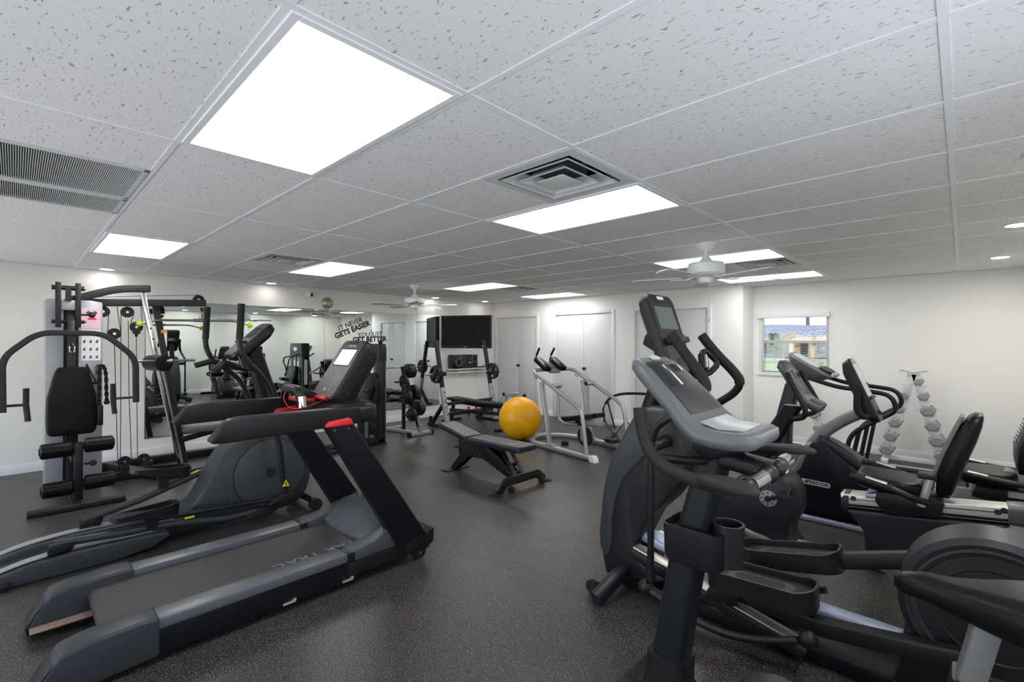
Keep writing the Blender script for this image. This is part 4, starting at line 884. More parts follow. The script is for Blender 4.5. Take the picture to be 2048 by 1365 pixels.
for k in range(18): st.bx(-5.18, -4.96, 3.128, 3.165, .08+k*.036, .08+k*.036+.032)
tag(W_(st, 'weight_stack', 'black'), kind='stuff')
W_(MB().bx(-4.98, -4.80, 2.40, 3.20, .02, .09).bx(-5.0, -4.70, 2.36, 2.44, 0, .05), 'floor_beam', 'black', bev=.006)
W_(MB().bx(-4.84, -4.78, 2.80, 2.86, .05, .72), 'seat_post', 'gunmetal', bev=.006)
W_(MB().loft([[(-5.0+a, 2.72+b_, z) for a, b_ in rsec(.40*k, .42*k, .06, 5)] for z, k in ((.50, .95), (.51, 1), (.57, 1), (.585, .93))]), 'seat_pad', 'vinyl', ang=50)
W_(MB().loft([[(-5.0+a, 2.98+(z-.55)*.25+b_, z) for a, b_ in rsec(.38*k, .08, .03, 4)] for z, k in ((.58, .9), (.60, 1), (.98, 1), (1.02, .92), (1.03, .8))]), 'back_pad', 'vinyl', ang=50)
W_(MB().prism([(3.0, .66), (3.12, .60), (3.16, .75), (3.12, .86), (3.06, .99), (3.02, 1.0), (3.05, .85)], -4.79, -4.765, 'x'), 'cam_plate', 'black', bev=.004)
W_(MB().prism([(2.93, .18), (3.06, .16), (3.08, .42), (3.03, .50), (2.95, .46)], -4.79, -4.765, 'x'), 'linkage_plate', 'black', bev=.01)
W_(MB().cyl((-4.85, 2.66, .78), (-4.62, 2.66, .78), .016, 12).cyl((-4.90, 2.95, .79), (-4.76, 2.95, .79), .032, 14), 'roller_arm', 'black')
W_(MB().lathe([(0, .02), (0, .06), (.22, .06), (.22, .02)], (-4.84, 2.55, .33), (1, 0, 0), 20), 'foam_roller', 'vinyl'); W_(MB().lathe([(0, .02), (0, .06), (.2, .06), (.2, .02)], (-5.3, 2.48, .70), (0, 0, 1), 20), 'foam_roller', 'vinyl')
W_(MB().tube(fillet([(-4.77, 3.06, .92), (-4.74, 3.04, .70), (-4.74, 2.98, .40)], .05), .005, 6).tube(fillet([(-5.36, 3.05, 1.25), (-5.42, 2.85, 1.2), (-5.40, 2.8, .9)], .06), .012, 8), 'cable', 'ink_black')
for y, z in ((3.07, .86), (3.0, .60), (3.0, .30)): W_(MB().lathe([(-.012, .01), (-.012, .05), (.012, .05), (.012, .01)], (-4.755, y, z), (1, 0, 0), 20), 'pulley', 'rubber')
bl = MB()
for z in (.30, .42, .80, 1.20, 1.23):
    for y in (3.14, 3.20): bl.disc((-4.798, y, z), (1, 0, 0), .008, .006, 8)
W_(bl, 'bolt_head', 'steel')

# ================================================================ WEIGHT PLATES, TREE, RACK
def plate_mesh(r, th, grip=True):
    q = MB(); q.lathe([(-th/2, r*.80), (-th/2, r), (th/2, r), (th/2, r*.80)], ax=(0, 1, 0), n=32); q.f = [f for f in q.f if len(f) == 4]
    n_ = 32; o = len(q.v); 
    q = MB(); secs = [(r*.80, -th/2), (r*.97, -th/2), (r, -th*.3), (r, th*.3), (r*.97, th/2), (r*.80, th/2)]
    q.loft([[(a*math.cos(2*math.pi*i/n_), h, a*math.sin(2*math.pi*i/n_)) for i in range(n_)] for a, h in secs], cap=False, closed=True)
    hub = [(.016, -th*.5), (r*.30, -th*.5), (r*.36, -th*.3), (r*.36, th*.3), (r*.30, th*.5), (.016, th*.5)]
    q.loft([[(a*math.cos(2*math.pi*i/20), h, a*math.sin(2*math.pi*i/20)) for i in range(20)] for a, h in hub], cap=False, closed=True)
    for k in range(3):
        a0 = 2*math.pi*k/3; span = 1.15 if grip else 2.1; m_ = 7
        for sgn in (-1,):
            rows = []
            for i in range(m_):
                a = a0-span/2+span*i/(m_-1); c_, s_ = math.cos(a), math.sin(a)
                rows.append([(r*.33*c_, -th*.32, r*.33*s_), (r*.83*c_, -th*.32, r*.83*s_), (r*.83*c_, th*.32, r*.83*s_), (r*.33*c_, th*.32, r*.33*s_)])
            q.loft(rows)
    return q
PM = {}
def plate(loc, r, th, lb, gp, ax='y', rx=0, grip=True, m_='iron'):
    k = (r, th, grip, m_)
    if k not in PM: o = plate_mesh(r, th, grip).build('weight_plate', m_, bev=0, ang=40); PM[k] = o.data
    else: o = bpy.data.objects.new('weight_plate', PM[k]); COL.objects.link(o)
    o.location = loc
    o.rotation_euler = {'y': (0, math.radians(rx), 0), 'z': (math.radians(90), 0, 0), 'x': (math.radians(rx), 0, math.radians(90))}[ax]
    return tag(o, lb, 'weight plate', gp)
TX = -4.98
t = thing('plate_tree', 'silver A-frame plate tree with horizontal pegs in front of the mirror', 'plate tree', (TX, 3.9, 0))
W_(MB().sweep([(TX, 3.965, .05), (TX, 3.63, 1.10)], rsec(.05, .07, .006), (1, 0, 0)), 'front_post', 'gunmetal'); W_(MB().sweep([(TX, 3.965, .05), (TX, 3.87, .36)], rsec(.052, .072, .006), (1, 0, 0)), 'post_sleeve', 'silver')
W_(MB().sweep([(TX-.42, 3.93, .05), (TX-.05, 3.68, .98)], rsec(.045, .05, .006)), 'rear_strut', 'gunmetal'); W_(MB().sweep([(TX, 3.76, .03), (TX, 4.18, .03)], rsec(.07, .05, .004)), 'front_foot', 'silver')
for y in (3.755, 4.175): W_(MB().bx(TX-.045, TX+.045, y-.02, y+.02, 0, .065), 'foot_cap', 'rubber', bev=.008)
W_(MB().sweep([(TX, 3.95, .03), (TX-.70, 3.80, .03)], rsec(.06, .05, .004)), 'base_link', 'silver'); W_(MB().sweep([(TX-.70, 3.50, .03), (TX-.70, 4.1, .03)], rsec(.07, .05, .004)), 'rear_foot', 'silver')
pegs = [(.87, 3.705, -1, .22), (.63, 3.78, -1, .22), (.345, 3.87, -1, .21), (1.03, 3.655, 1, .25), (.70, 3.755, 1, .21), (.435, 3.84, 1, .21)]
for z, y, sg, L in pegs: W_(MB().cyl((TX+.01, y, z), (TX+.01, y+sg*L, z), .0135, 12), 'peg', 'gunmetal')
loads = [((.87, 3.705, -1), [(.112, .028, 3.1)], 'round black plate with grip holes on the upper left tree peg'),
         ((.63, 3.78, -1), [(.115, .026, 0)]*2+[(.095, .022, 0), (.08, .02, 0)], 'black plate in the stack on the middle left tree peg'),
         ((.345, 3.87, -1), [(.108, .026, 0)]*2+[(.085, .022, 0), (.065, .02, 0)], 'black plate in the stack on the lowest left tree peg'),
         ((1.03, 3.655, 1), [(.112, .026, 0)]*4, 'black plate in the stack on the top right tree peg'),
         ((.70, 3.755, 1), [(.112, .028, 0)]*2, 'black plate in the pair on the middle right tree peg'),
         ((.435, 3.84, 1), [(.118, .026, 0)]*3+[(.1, .022, 0)], 'black plate in the stack on the lowest right tree peg')]
for (z, y, sg), pl, lb in loads:
    yy = y+sg*.045
    for q_, (r, th, _) in enumerate(pl):
        plate((TX+.01, yy+sg*th/2, z), r, th, lb if len(pl) == 1 else lb.replace('black plate', ['innermost', 'second', 'third', 'outermost'][q_] if len(pl) > 2 else ['inner', 'outer'][q_]).replace('most in', 'most plate in').replace('second in', 'second plate in').replace('third in', 'third plate in').replace('inner in', 'inner plate in').replace('outer in', 'outer plate in') if True else lb, 'weight plates on the plate tree', rx=random.uniform(0, 120), grip=(len(pl) == 1)); yy += sg*(th+.002)
# ---- bench press rack
t = thing('bench_press_rack', 'grey bench press rack with leaning uprights under the television', 'weight rack', (-5.2, 5.2, 0))
for y in (4.63, 5.78):
    W_(MB().sweep([(-5.125, y, .03), (-5.275, y, .69)], rsec(.062, .082, .006), (0, 1, 0)), 'upright_sleeve', 'silver'); W_(MB().sweep([(-5.27, y, .66), (-5.455, y, 1.505)], rsec(.05, .068, .005), (0, 1, 0)), 'upright', 'gunmetal')
    hl = MB(); a, b_ = Vector((-5.245, y, .70)), Vector((-5.422, y, 1.505)); c_, d_ = Vector((-5.083, y, .03)), Vector((-5.233, y, .69)); nrm = Vector((1, 0, .22))
    for k in range(7): hl.disc(a.lerp(b_, .08+k*.135)+nrm*.002, nrm, .011, .006, 10)
    for k in range(5): hl.disc(c_.lerp(d_, .12+k*.19)+nrm*.001, nrm, .011, .006, 10)
    W_(hl, 'adjust_holes', 'ink_black')
    W_(MB().sweep([(-5.20, y, .46), (-5.56, y, .04)], rsec(.05, .06, .005), (0, 1, 0)), 'rear_brace', 'gunmetal')
    W_(MB().sweep(fillet([(-5.66, y, .022), (-5.03, y, .022)], .03), rsec(.065, .042, .008)), 'foot', 'gunmetal'); W_(MB().bx(-5.63, -5.59, y-.02, y+.02, .04, .16), 'plate_peg', 'gunmetal')
    W_(MB().bx(-5.29, -5.21, y-.035, y+.035, .895, .915).bx(-5.22, -5.205, y-.035, y+.035, .90, .965).bx(-5.36, -5.27, y-.035, y+.035, .88, .97), 'bar_hook', 'gunmetal', bev=.003)
W_(MB().cyl((-5.425, 5.70, 1.40), (-5.425, 5.86, 1.40), .009, 10), 'safety_pin', 'chrome')
W_(MB().bx(-5.22, -5.16, 4.64, 5.77, .20, .26).bx(-5.24, -5.18, 4.64, 5.77, .38, .43), 'cross_member', 'gunmetal', bev=.004)
g = thing('barbell', 'long steel barbell resting on the bench press rack', 'barbell', (-5.245, 5.14, .93))
MB().cyl((-5.245, 4.30, .93), (-5.245, 6.0, .93), .0125, 12).build('shaft', 'steel', g, world=True)
for y, s_ in ((4.235, 1), (6.05, -1)):
    MB().cyl((-5.245, y, .93), (-5.245, y+s_*.29, .93), .0165, 12).build('sleeve', 'rail_steel', g, world=True); MB().lathe([(-.015, .03), (.015, .03)], (-5.245, y+s_*.29, .93), (0, 1, 0), 16).build('collar', 'steel', g, world=True)
    MB().lathe([(-.012, .026), (.012, .026)], (-5.245, y+s_*.17, .93), (0, 1, 0), 12).cyl((-5.245, y+s_*.17, .90), (-5.245, y+s_*.17, .97), .006, 6).build('spin_lock', 'chrome', g, world=True)
for y, lb in ((4.455, 'outer'), (4.49, 'inner')): plate((-5.245, y, .93), .150 if lb == 'outer' else .155, .03, 'large %s black grip plate on the near left end of the barbell' % lb, 'plates on the barbell', rx=35)
for y, lb in ((5.83, 'outer'), (5.795, 'inner')): plate((-5.245, y, .93), .150 if lb == 'outer' else .155, .03, 'large %s black grip plate on the far right end of the barbell' % lb, 'plates on the barbell', rx=35)
# ---- flat bench in the rack
t = thing('weight_bench', 'black padded weight bench standing in the bench press rack', 'bench', (-5.0, 5.2, 0))
def pad(x0, x1, z0, z1, th=.05, w=.26, m_='vinyl', nm='back_pad', yc=5.2):
    n_ = Vector((-(z1-z0), 0, x1-x0)).normalized(); a, b_ = Vector((x0, yc, z0)), Vector((x1, yc, z1)); d = (b_-a).normalized(); L = (b_-a).length; c = (a+b_)/2
    return W_(MB().loft([[c+d*p*k+Vector((0, 1, 0))*q*k+n_*h for p, q in rsec(L, w, .035, 4)] for h, k in ((-th, .94), (-th*.85, 1), (-th*.2, 1), (0, .95))]), nm, m_, ang=50)
pad(-5.74, -4.87, .455, .425); pad(-4.845, -4.32, .435, .445, nm='seat_pad')
W_(MB().sweep([(-5.7, 5.2, .37), (-4.85, 5.2, .35), (-4.35, 5.2, .385)], rsec(.06, .045, .004)), 'pad_frame', 'black'); W_(MB().sweep([(-5.75, 5.2, .20), (-4.38, 5.2, .265)], rsec(.06, .06, .006), (0, 0, 1)), 'spine_beam', 'gunmetal')
W_(MB().sweep([(-5.72, 5.2, .03), (-5.66, 5.2, .36)], rsec(.05, .05, .005), (0, 1, 0)), 'leg', 'gunmetal'); W_(MB().sweep([(-4.80, 5.2, .25), (-4.86, 5.2, .37)], rsec(.05, .05, .005), (0, 1, 0)), 'support', 'gunmetal')
W_(MB().bx(-5.75, -5.69, 4.98, 5.42, 0, .045), 'foot', 'gunmetal', bev=.006); W_(MB().bx(-4.345, -4.285, 5.17, 5.23, .03, .655), 'front_post', 'silver_paint', bev=.005)
W_(MB().bx(-4.345, -3.88, 5.17, 5.23, .575, .635), 'front_arm', 'silver_paint', bev=.005); W_(MB().bx(-3.88, -3.87, 5.165, 5.235, .57, .64), 'arm_cap', 'black'); W_(MB().bx(-4.12, -3.98, 5.14, 5.26, .637, .65), 'arm_plate', 'silver')
W_(MB().bx(-4.36, -4.27, 4.98, 5.42, 0, .04), 'front_foot', 'black', bev=.006); W_(MB().bx(-4.40, -4.33, 5.17, 5.23, .24, .30), 'joint_block', 'black')
# ---- red dumbbell on the floor
g = thing('red_dumbbell', 'red plate-loaded dumbbell on the floor behind the weight bench', 'dumbbell', (-6.05, 6.0, .078))
MB().cyl((-.13, -.10, 0), (.10, .12, 0), .013, 10).build('handle', 'ink_black', g)
ax_ = Vector((.23, .22, 0)).normalized()
for c in ((-.06, -.035, 0), (.055, .075, 0)): MB().lathe([(-.025, .02), (-.025, .07), (-.018, .078), (.018, .078), (.025, .07), (.025, .02)], c, ax_, 24).build('head', 'red_iron', g)

# ================================================================ EXERCISE BALL
t = thing('exercise_ball', 'large yellow ribbed exercise ball on the floor', 'ball', (-3.64, 4.84, .322)); t.rotation_euler = (math.radians(-52), math.radians(8), math.radians(20))
R_ = .325; prof = []; NR = 200
for k in range(NR+1):
    a = math.pi*k/NR; lat = math.degrees(a)-90; r = R_
    for c in [-33, -28, -23, -18, -13, -8, -3, 2, 7, 12, 17]+[-62, -57, 45, 50]:
        r -= .0022*math.exp(-((lat-c)/.55)**2)
    prof.append((-R_*math.cos(a)*(r/R_), r*math.sin(a)))
MB().lathe(prof, n=72).build('shell', 'ball_yellow', t, ang=180)
gr = MB(); gw = .0026
for c in [-33, -28, -23, -18, -13, -8, -3, 2, 7, 12, 17]+[-62, -57, 45, 50]:
    cl_ = math.radians(c); gr.lathe([((R_-.0012)*math.sin(cl_)-gw, (R_-.0016)*math.cos(cl_)), ((R_-.0002)*math.sin(cl_), (R_-.0006)*math.cos(cl_)), ((R_-.0012)*math.sin(cl_)+gw, (R_-.0016)*math.cos(cl_))], n=72)
gr.f = [f for f in gr.f if len(f) == 4]; gr.build('rib_grooves', 'ball_groove', t)
MB().lathe([(0, .02), (.004, .02), (.005, .004)], (0, 0, R_-.003), (0, 0, 1), 16).build('valve_plug', 'ball_yellow', t)

# ================================================================ ADJUSTABLE BENCH (centre floor)
t = thing('adjustable_bench', 'black adjustable bench with two pads standing on the middle of the floor', 'bench', (-2.4, 3.07, 0))
pad(-2.69, -1.895, .432, .437, .06, .275, 'vinyl_navy', 'back_pad', 3.07); pad(-3.21, -2.70, .535, .432, .055, .26, 'vinyl_navy', 'seat_pad', 3.07)
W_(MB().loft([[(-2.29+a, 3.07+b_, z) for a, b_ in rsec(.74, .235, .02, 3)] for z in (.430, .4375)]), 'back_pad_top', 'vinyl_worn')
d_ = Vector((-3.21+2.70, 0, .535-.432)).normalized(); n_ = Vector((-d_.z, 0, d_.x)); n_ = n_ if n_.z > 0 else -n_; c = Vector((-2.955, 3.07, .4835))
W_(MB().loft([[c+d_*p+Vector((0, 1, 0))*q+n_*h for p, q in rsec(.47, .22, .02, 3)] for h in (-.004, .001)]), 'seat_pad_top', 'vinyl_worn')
for y in (3.02, 3.12):
    W_(MB().prism([(-2.92, .40), (-2.60, .385), (-2.40, .34), (-2.02, .115), (-2.02, .075), (-2.10, .075), (-2.50, .215), (-2.74, .205), (-2.98, .02), (-3.06, .02), (-2.86, .235)], y-.008, y+.008), 'side_plate', 'black', bev=.003)
W_(MB().bx(-3.09, -2.98, 2.90, 3.24, 0, .012), 'rear_foot', 'black', bev=.003); W_(MB().sweep([(-3.02, 3.07, .02), (-2.80, 3.07, .22)], rsec(.10, .03, .004)), 'rear_leg', 'black')
ff = fillet([(-1.985, 2.73, .02), (-1.985, 2.83, .105), (-1.985, 3.31, .105), (-1.985, 3.41, .02)], .03)
W_(MB().sweep(ff, rsec(.085, .03, .004), (1, 0, 0)), 'front_foot', 'black')
for y in (2.70, 3.44): W_(MB().bx(-2.045, -1.93, y-.04, y+.04, 0, .012), 'foot_pad', 'rubber', bev=.003)
for y in (2.86, 3.32):
    W_(MB().lathe([(-.014, .01), (-.014, .036), (.014, .036), (.014, .01)], (-1.93, y, .04), (0, 1, 0), 18), 'wheel', 'rubber'); W_(MB().disc((-1.93, y-.016, .04), (0, 1, 0), .008, .004, 8), 'wheel_bolt', 'chrome')
for y in (3.01, 3.13): W_(MB().sweep([(-2.0, y, .11), (-2.22, y, .37)], rsec(.012, .05, .002), (0, 1, 0)), 'strut', 'black')
W_(MB().bx(-2.13, -2.09, 3.0, 3.14, .20, .235), 'strut_tie', 'black'); W_(MB().cyl((-2.06, 2.98, .155), (-2.06, 3.17, .155), .008, 8), 'pivot_pin', 'chrome')
lad = MB()
for k in range(6): lad.box((-2.58+k*.055, 3.07, .36-k*.035), (.014, .125, .11), rotY(-28))
W_(lad, 'ladder_plate', 'black'); W_(MB().bx(-2.66, -2.02, 3.03, 3.11, .365, .382), 'pad_rail', 'gunmetal')
W_(MB().bx(-2.93, -2.87, 3.03, 3.11, .20, .41), 'seat_strut', 'black', bev=.004); W_(MB().cyl((-2.96, 3.0, .275), (-2.96, 3.14, .275), .008, 8), 'seat_pin', 'black')
bl = MB()
for x, z in ((-2.83, .36), (-2.79, .29), (-2.62, .25), (-2.55, .24), (-2.36, .23), (-2.20, .165), (-2.03, .10)): bl.disc((x, 3.011, z), (0, 1, 0), .009, .006, 8)
W_(bl, 'bolt_head', 'steel'); text('pad_lettering', 'BENCH', .05, 'print_light', t, (-2.07, 3.06, .4381), (.1, 1, 0), (-1, .1, 0), .0003, world=True)

# ================================================================ SWING AB MACHINE (silver frame)
t = thing('ab_swing_machine', 'silver tube-frame abdominal swing machine with black elbow pads', 'gym machine', (-2.9, 5.0, 0), -10)
def P_(mb, name, m_, **k): return mb.build(name, m_, t, **k)
base = fillet([(.95, -.40, .042), (-.30, -.40, .042), (-.55, -.10, .042), (-.55, .10, .042), (-.30, .40, .042), (.95, .40, .042)], .28, 8)
P_(MB().sweep(base, rsec(.07, .07, .03, 5), (0, 0, 1)), 'base_tube', 'silver', ang=50)
for s_ in (-1, 1):
    P_(MB().prism([(.90, 0), (.90, .08), (.96, .08), (.985, .05), (1.0, 0)], s_*.40-.042, s_*.40+.042), 'foot_cap', 'rack_white', bev=.006)
    P_(MB().sweep([(.13, s_*.40, .06), (-.05, s_*.40, .92)], rsec(.045, .075, .02, 4), (0, 1, 0)), 'front_upright', 'silver', ang=50)
    rail = fillet([(-.30, s_*.10, 1.075), (-.275, s_*.40, 1.075), (-.07, s_*.40, .982), (.60, s_*.40, .685), (.735, s_*.40, .60), (.765, s_*.40, .45), (.825, s_*.40, .06)], .12, 7)
    P_(MB().tube(rail, .027, 14), 'top_rail', 'silver', ang=50)
    P_(MB().bx(.07, .22, s_*.40-.04, s_*.40+.04, .075, .085), 'base_bracket', 'silver')
    P_(MB().cyl((.17, s_*.41, .885), (.17, s_*.25, .885), .032, 16), 'pivot_tube', 'silver'); P_(MB().cyl((.17, s_*.255, .885), (.17, s_*.243, .885), .030, 16), 'pivot_cap', 'black')
    P_(MB().tube(fillet([(.17, s_*.285, .87), (.17, s_*.285, .42), (.24, s_*.22, .36), (.36, s_*.06, .35)], .10, 7), .020, 12), 'swing_arm', 'silver', ang=50)
    bl = MB()
    for x, z in ((-.20, .995), (-.16, .98), (.0, .905)): bl.cyl((x, s_*.40, z), (x-.008, s_*.40, z-.025), .006, 8)
    P_(bl, 'bolt', 'black')
    # elbow pads and hand grips
    q = MB(); u_ = Vector((.30, 0, -.17)).normalized(); n_ = Vector((.17, 0, .30)).normalized(); c = Vector((-.33, s_*.15, 1.155))
    q.loft([[c+u_*a*k+Vector((0, 1, 0))*b_*k+n_*h for a, b_ in rsec(.33, .13, .04, 4)] for h, k in ((-.03, .92), (-.022, 1), (.022, 1), (.034, .9))])
    P_(q, 'elbow_pad', 'vinyl', ang=50)
    P_(MB().tube(fillet([(-.40, s_*.08, 1.21), (-.50, s_*.14, 1.25), (-.40, s_*.15, 1.40)], .03), .012, 10), 'grip_tube', 'chrome'); P_(MB().cyl((-.475, s_*.144, 1.288), (-.408, s_*.15, 1.388), .017, 12), 'hand_grip', 'rubber')
P_(MB().prism([(-.46, 1.19), (-.20, 1.05), (-.22, 1.02), (-.48, 1.13)], -.10, .10), 'pad_bracket', 'silver_paint', bev=.006); P_(MB().cyl((-.30, -.12, 1.075), (-.30, .12, 1.075), .027, 14), 'cross_tube', 'gunmetal')
q = MB(); u_ = Vector((.60, 0, .12)).normalized(); n_ = Vector((-.12, 0, .60)).normalized(); c = Vector((.36, 0, .45))
for s_ in (-1, 1): P_(MB().loft([[c+u_*a*k+Vector((0, 1, 0))*(b_*k+s_*.12)+n_*h for a, b_ in rsec(.48, .20, .05, 4)] for h, k in ((-.035, .9), (-.025, 1), (.02, 1), (.03, .9))]), 'knee_pad', 'vinyl', ang=50)
P_(MB().loft([[(x, y*k, z*k+.40) for y, z in rsec(.16, .10, .03, 4)] for x, k in ((.30, .8), (.36, 1), (.62, .95), (.68, .7))]), 'carriage_cover', 'silver_paint', ang=50)
P_(MB().bx(.30, .42, -.10, .10, .34, .40), 'carriage', 'black', bev=.008); P_(MB().bx(.05, .12, -.12, -.06, .39, .43), 'carriage_stop', 'black')
P_(MB().lathe([(-.02, .02), (-.02, .125), (-.012, .135), (.012, .135), (.02, .125), (.02, .02)], (.42, -.02, .19), (0, 1, 0), 28), 'counterweight', 'rubber'); P_(MB().box((.385, -.05, .255), (.05, .012, .25), rotY(-6)), 'counterweight_strut', 'silver')
P_(MB().bx(-.05, .04, -.03, .03, .0, .05), 'rubber_foot', 'rubber'); P_(MB().cyl((.52, .40, .07), (.52, .40, .29), .013, 12), 'plate_post', 'chrome')
from math import cos, sin
a10 = math.radians(-10)
for k, z in enumerate((.098, .122)):
    plate((-2.9+.52*cos(a10)-.40*sin(a10), 5.0+.52*sin(a10)+.40*cos(a10), z), .10, .022, ['lower', 'upper'][k]+' small black plate on the post of the silver ab machine', 'plates on the ab machine post', 'z', grip=False)
# ---- resistance tube slung behind the ab machine
t = thing('resistance_tube', 'black padded resistance tube with purple cord beside the silver ab machine', 'resistance band', (-2.3, 5.75, 0))
W_(MB().tube(cat([(-2.62, 5.62, .56), (-2.55, 5.68, .66), (-2.40, 5.78, .715), (-2.1, 5.9, .725), (-1.75, 6.0, .70), (-1.45, 6.05, .60)], 6), .020, 10), 'padded_tube', 'rubber')
W_(MB().tube(cat([(-2.62, 5.62, .57), (-2.66, 5.62, .42), (-2.60, 5.66, .22), (-2.50, 5.7, .12), (-2.42, 5.76, .24), (-2.36, 5.8, .30), (-2.26, 5.82, .18), (-2.10, 5.86, .10), (-1.95, 5.9, .02)], 6), .011, 8), 'cord', 'purple')
W_(MB().sweep([(-2.60, 5.64, .62), (-2.48, 5.66, .20)], rsec(.03, .008)), 'strap', 'black'); W_(MB().sweep([(-2.66, 5.62, .50), (-2.64, 5.63, .28)], rsec(.03, .02, .006)), 'handle', 'rubber')
W_(MB().prism([(-2.62, 0), (-2.40, 0), (-2.46, .05), (-2.50, .12), (-2.54, .05)], 5.66, 5.74), 'anchor_clip', 'black'); W_(MB().tube(cat([(-1.45, 6.05, .60), (-1.40, 6.06, .3), (-1.45, 6.06, .015), (-1.7, 6.0, .015)], 5), .018, 8), 'tube_tail', 'rubber')
# ================================================================ UPRIGHT BIKE (right foreground)
def strip(path, w, th, r=.02, ws=None):      # flat bar lying in the xz profile, w across y
    P = [Vector((p[0], 0, p[1])) for p in path]
    return MB().sweep(P, rsec(th, w, r, 5), (0, 1, 0), scales=[(1, k) for k in ws] if ws else None)
def face(path, w, d, th=.004, ws=None, y=0):  # thin inlay laid on the upper side of such a profile
    P = []
    for i, p in enumerate(path):
        a = Vector((path[max(i-1, 0)][0], 0, path[max(i-1, 0)][1])); b_ = Vector((path[min(i+1, len(path)-1)][0], 0, path[min(i+1, len(path)-1)][1])); t_ = (b_-a).normalized()
        n_ = Vector((t_.z, 0, -t_.x)); n_ = n_ if n_.z > 0 else -n_
        P.append(Vector((p[0], y, p[1]))+n_*d)
    return MB().sweep(P, rsec(th, w, .0015, 2), (0, 1, 0), scales=[(1, k) for k in ws] if ws else None)
t = thing('upright_bike', 'dark upright exercise bike in the right foreground with large console', 'exercise bike', (0, 1.25, 0), 180)
def P_(mb, name, m_, **k): return mb.build(name, m_, t, **k)
P_(MB().loft([[(x+a, b_, z) for a, b_ in rsec(w, d, .028, 5)] for x, z, w, d in ((-.445, .26, .125, .115), (-.515, .68, .115, .11), (-.60, 1.02, .105, .105), (-.635, 1.15, .10, .10))]), 'mast', 'mast_dark', ang=50)
P_(MB().loft([[(x+a, b_, z) for a, b_ in rsec(w, d, .035, 5)] for x, z, w, d in ((-.50, .02, .42, .20), (-.47, .10, .26, .17), (-.44, .20, .16, .145), (-.45, .305, .15, .14))]), 'mast_boot', 'black', ang=50)
P_(MB().bx(-1.35, -.22, -.05, .05, .02, .09), 'base_beam', 'black', bev=.01)
for x in (-.24, -1.36): P_(MB().sweep([(x, -.27, .03), (x, .27, .03)], rsec(.08, .06, .02)), 'stabilizer', 'black')
P_(MB().lathe([(-.07, .02), (-.075, .15), (-.06, .165), (.06, .165), (.075, .15), (.07, .02)], (-.82, 0, .185), (0, 1, 0), 36), 'drive_housing', 'charcoal', ang=40)
for s_ in (-1, 1):
    P_(MB().sweep([(-.82, s_*.095, .185), (-.82+s_*.12, s_*.105, .185-s_*.05)], rsec(.025, .03, .008)), 'crank_arm', 'black'); P_(MB().bx(-.82+s_*.12-.05, -.82+s_*.12+.05, s_*.16-.045, s_*.16+.045, .165-s_*.05, .19-s_*.05), 'pedal', 'rubber', bev=.006)
# bottle holder
P_(MB().prism([(-.445, .715), (-.455, .825), (-.60, .822), (-.675, .80), (-.665, .69), (-.62, .655), (-.55, .66)], -.085, .095).build('tmp', 'black') and MB().loft([[(-.555+a, b_+.0, z) for a, b_ in rsec(.235*k, .19*k, .03, 4)] for z, k in ((.68, .80), (.70, .88), (.815, .91), (.818, .87), (.79, .84))]), 'bottle_holder', 'black', ang=45)
bpy.data.objects.remove(bpy.data.objects['tmp'])
P_(MB().loft([[(-.66+a*math.cos(i*.2618)*1, b_*math.sin(i*.2618), z) for i in range(24) for a, b_ in ((r, r),)] for z, r in ((.70, .048), (.84, .052), (.845, .052), (.845, .044), (.71, .04))], cap=False), 'cup_ring', 'black', ang=45)
CP = [(-.335, 1.405), (-.36, 1.40), (-.41, 1.362), (-.50, 1.277), (-.575, 1.20), (-.612, 1.172), (-.66, 1.160), (-.72, 1.158), (-.765, 1.162)]
CP += [(-.785, 1.162), (-.795, 1.160)]
P_(MB().sweep([Vector((p[0], 0, p[1])) for p in CP], rsec(.058, .36, .027, 6), (0, 1, 0), scales=[(.45, .52), (.85, .74), (1, .88), (1, .96), (1, 1.03), (1, 1.05), (1, .98), (1, .90), (.95, .86), (.75, .74), (.3, .55)]), 'console', 'console_grey', ang=60)
FP = [(-.385, 1.383), (-.41, 1.362), (-.50, 1.277), (-.562, 1.213)]
P_(face(FP, .255, .0300, .004, [.9, .95, 1.02, 1.07]), 'control_face', 'panel_print')
P_(face([(-.40, 1.371), (-.475, 1.300)], .11, .0325, .003, y=.055), 'display', 'screen_dark'); P_(face([(-.40, 1.371), (-.425, 1.347)], .07, .0325, .003, y=-.07), 'display', 'screen_dark')
lab = MB()
for k, (u, ys) in enumerate(((.53, (-.09, -.045, .0, .045)), (.68, (-.09, -.045, .0, .05)), (.28, (-.065, -.09)), (.34, (-.065, -.09)), (.40, (-.06, -.095)))):
    for y in ys:
        a = Vector((-.385, 0, 1.383)).lerp(Vector((-.562, 0, 1.213)), u); q = face([(a.x+.004, a.z+.004), (a.x-.004, a.z-.004)], .018, .0328, .002, y=y); lab.add(q.v, q.f)
P_(lab, 'key_legends', 'print_light')
P_(face([(-.60, 1.181), (-.66, 1.162), (-.74, 1.160)], .24, .0298, .004, [1.05, 1, .8]), 'lower_panel', 'lip_grey')
P_(face([(-.355, 1.403), (-.358, 1.4015), (-.372, 1.391), (-.375, 1.389)], .075, .0292, .004, [.5, .9, .9, .5]), 'oval_badge', 'badge')
P_(MB().prism([(-.56, 1.155), (-.74, 1.135), (-.70, 1.10), (-.60, 1.06), (-.55, 1.10)], -.065, .065), 'console_neck', 'black', bev=.014)
P_(MB().sweep([(-.63, 0, 1.075), (-.80, 0, 1.055)], rsec(.10, .06, .02)), 'bar_stem', 'black')
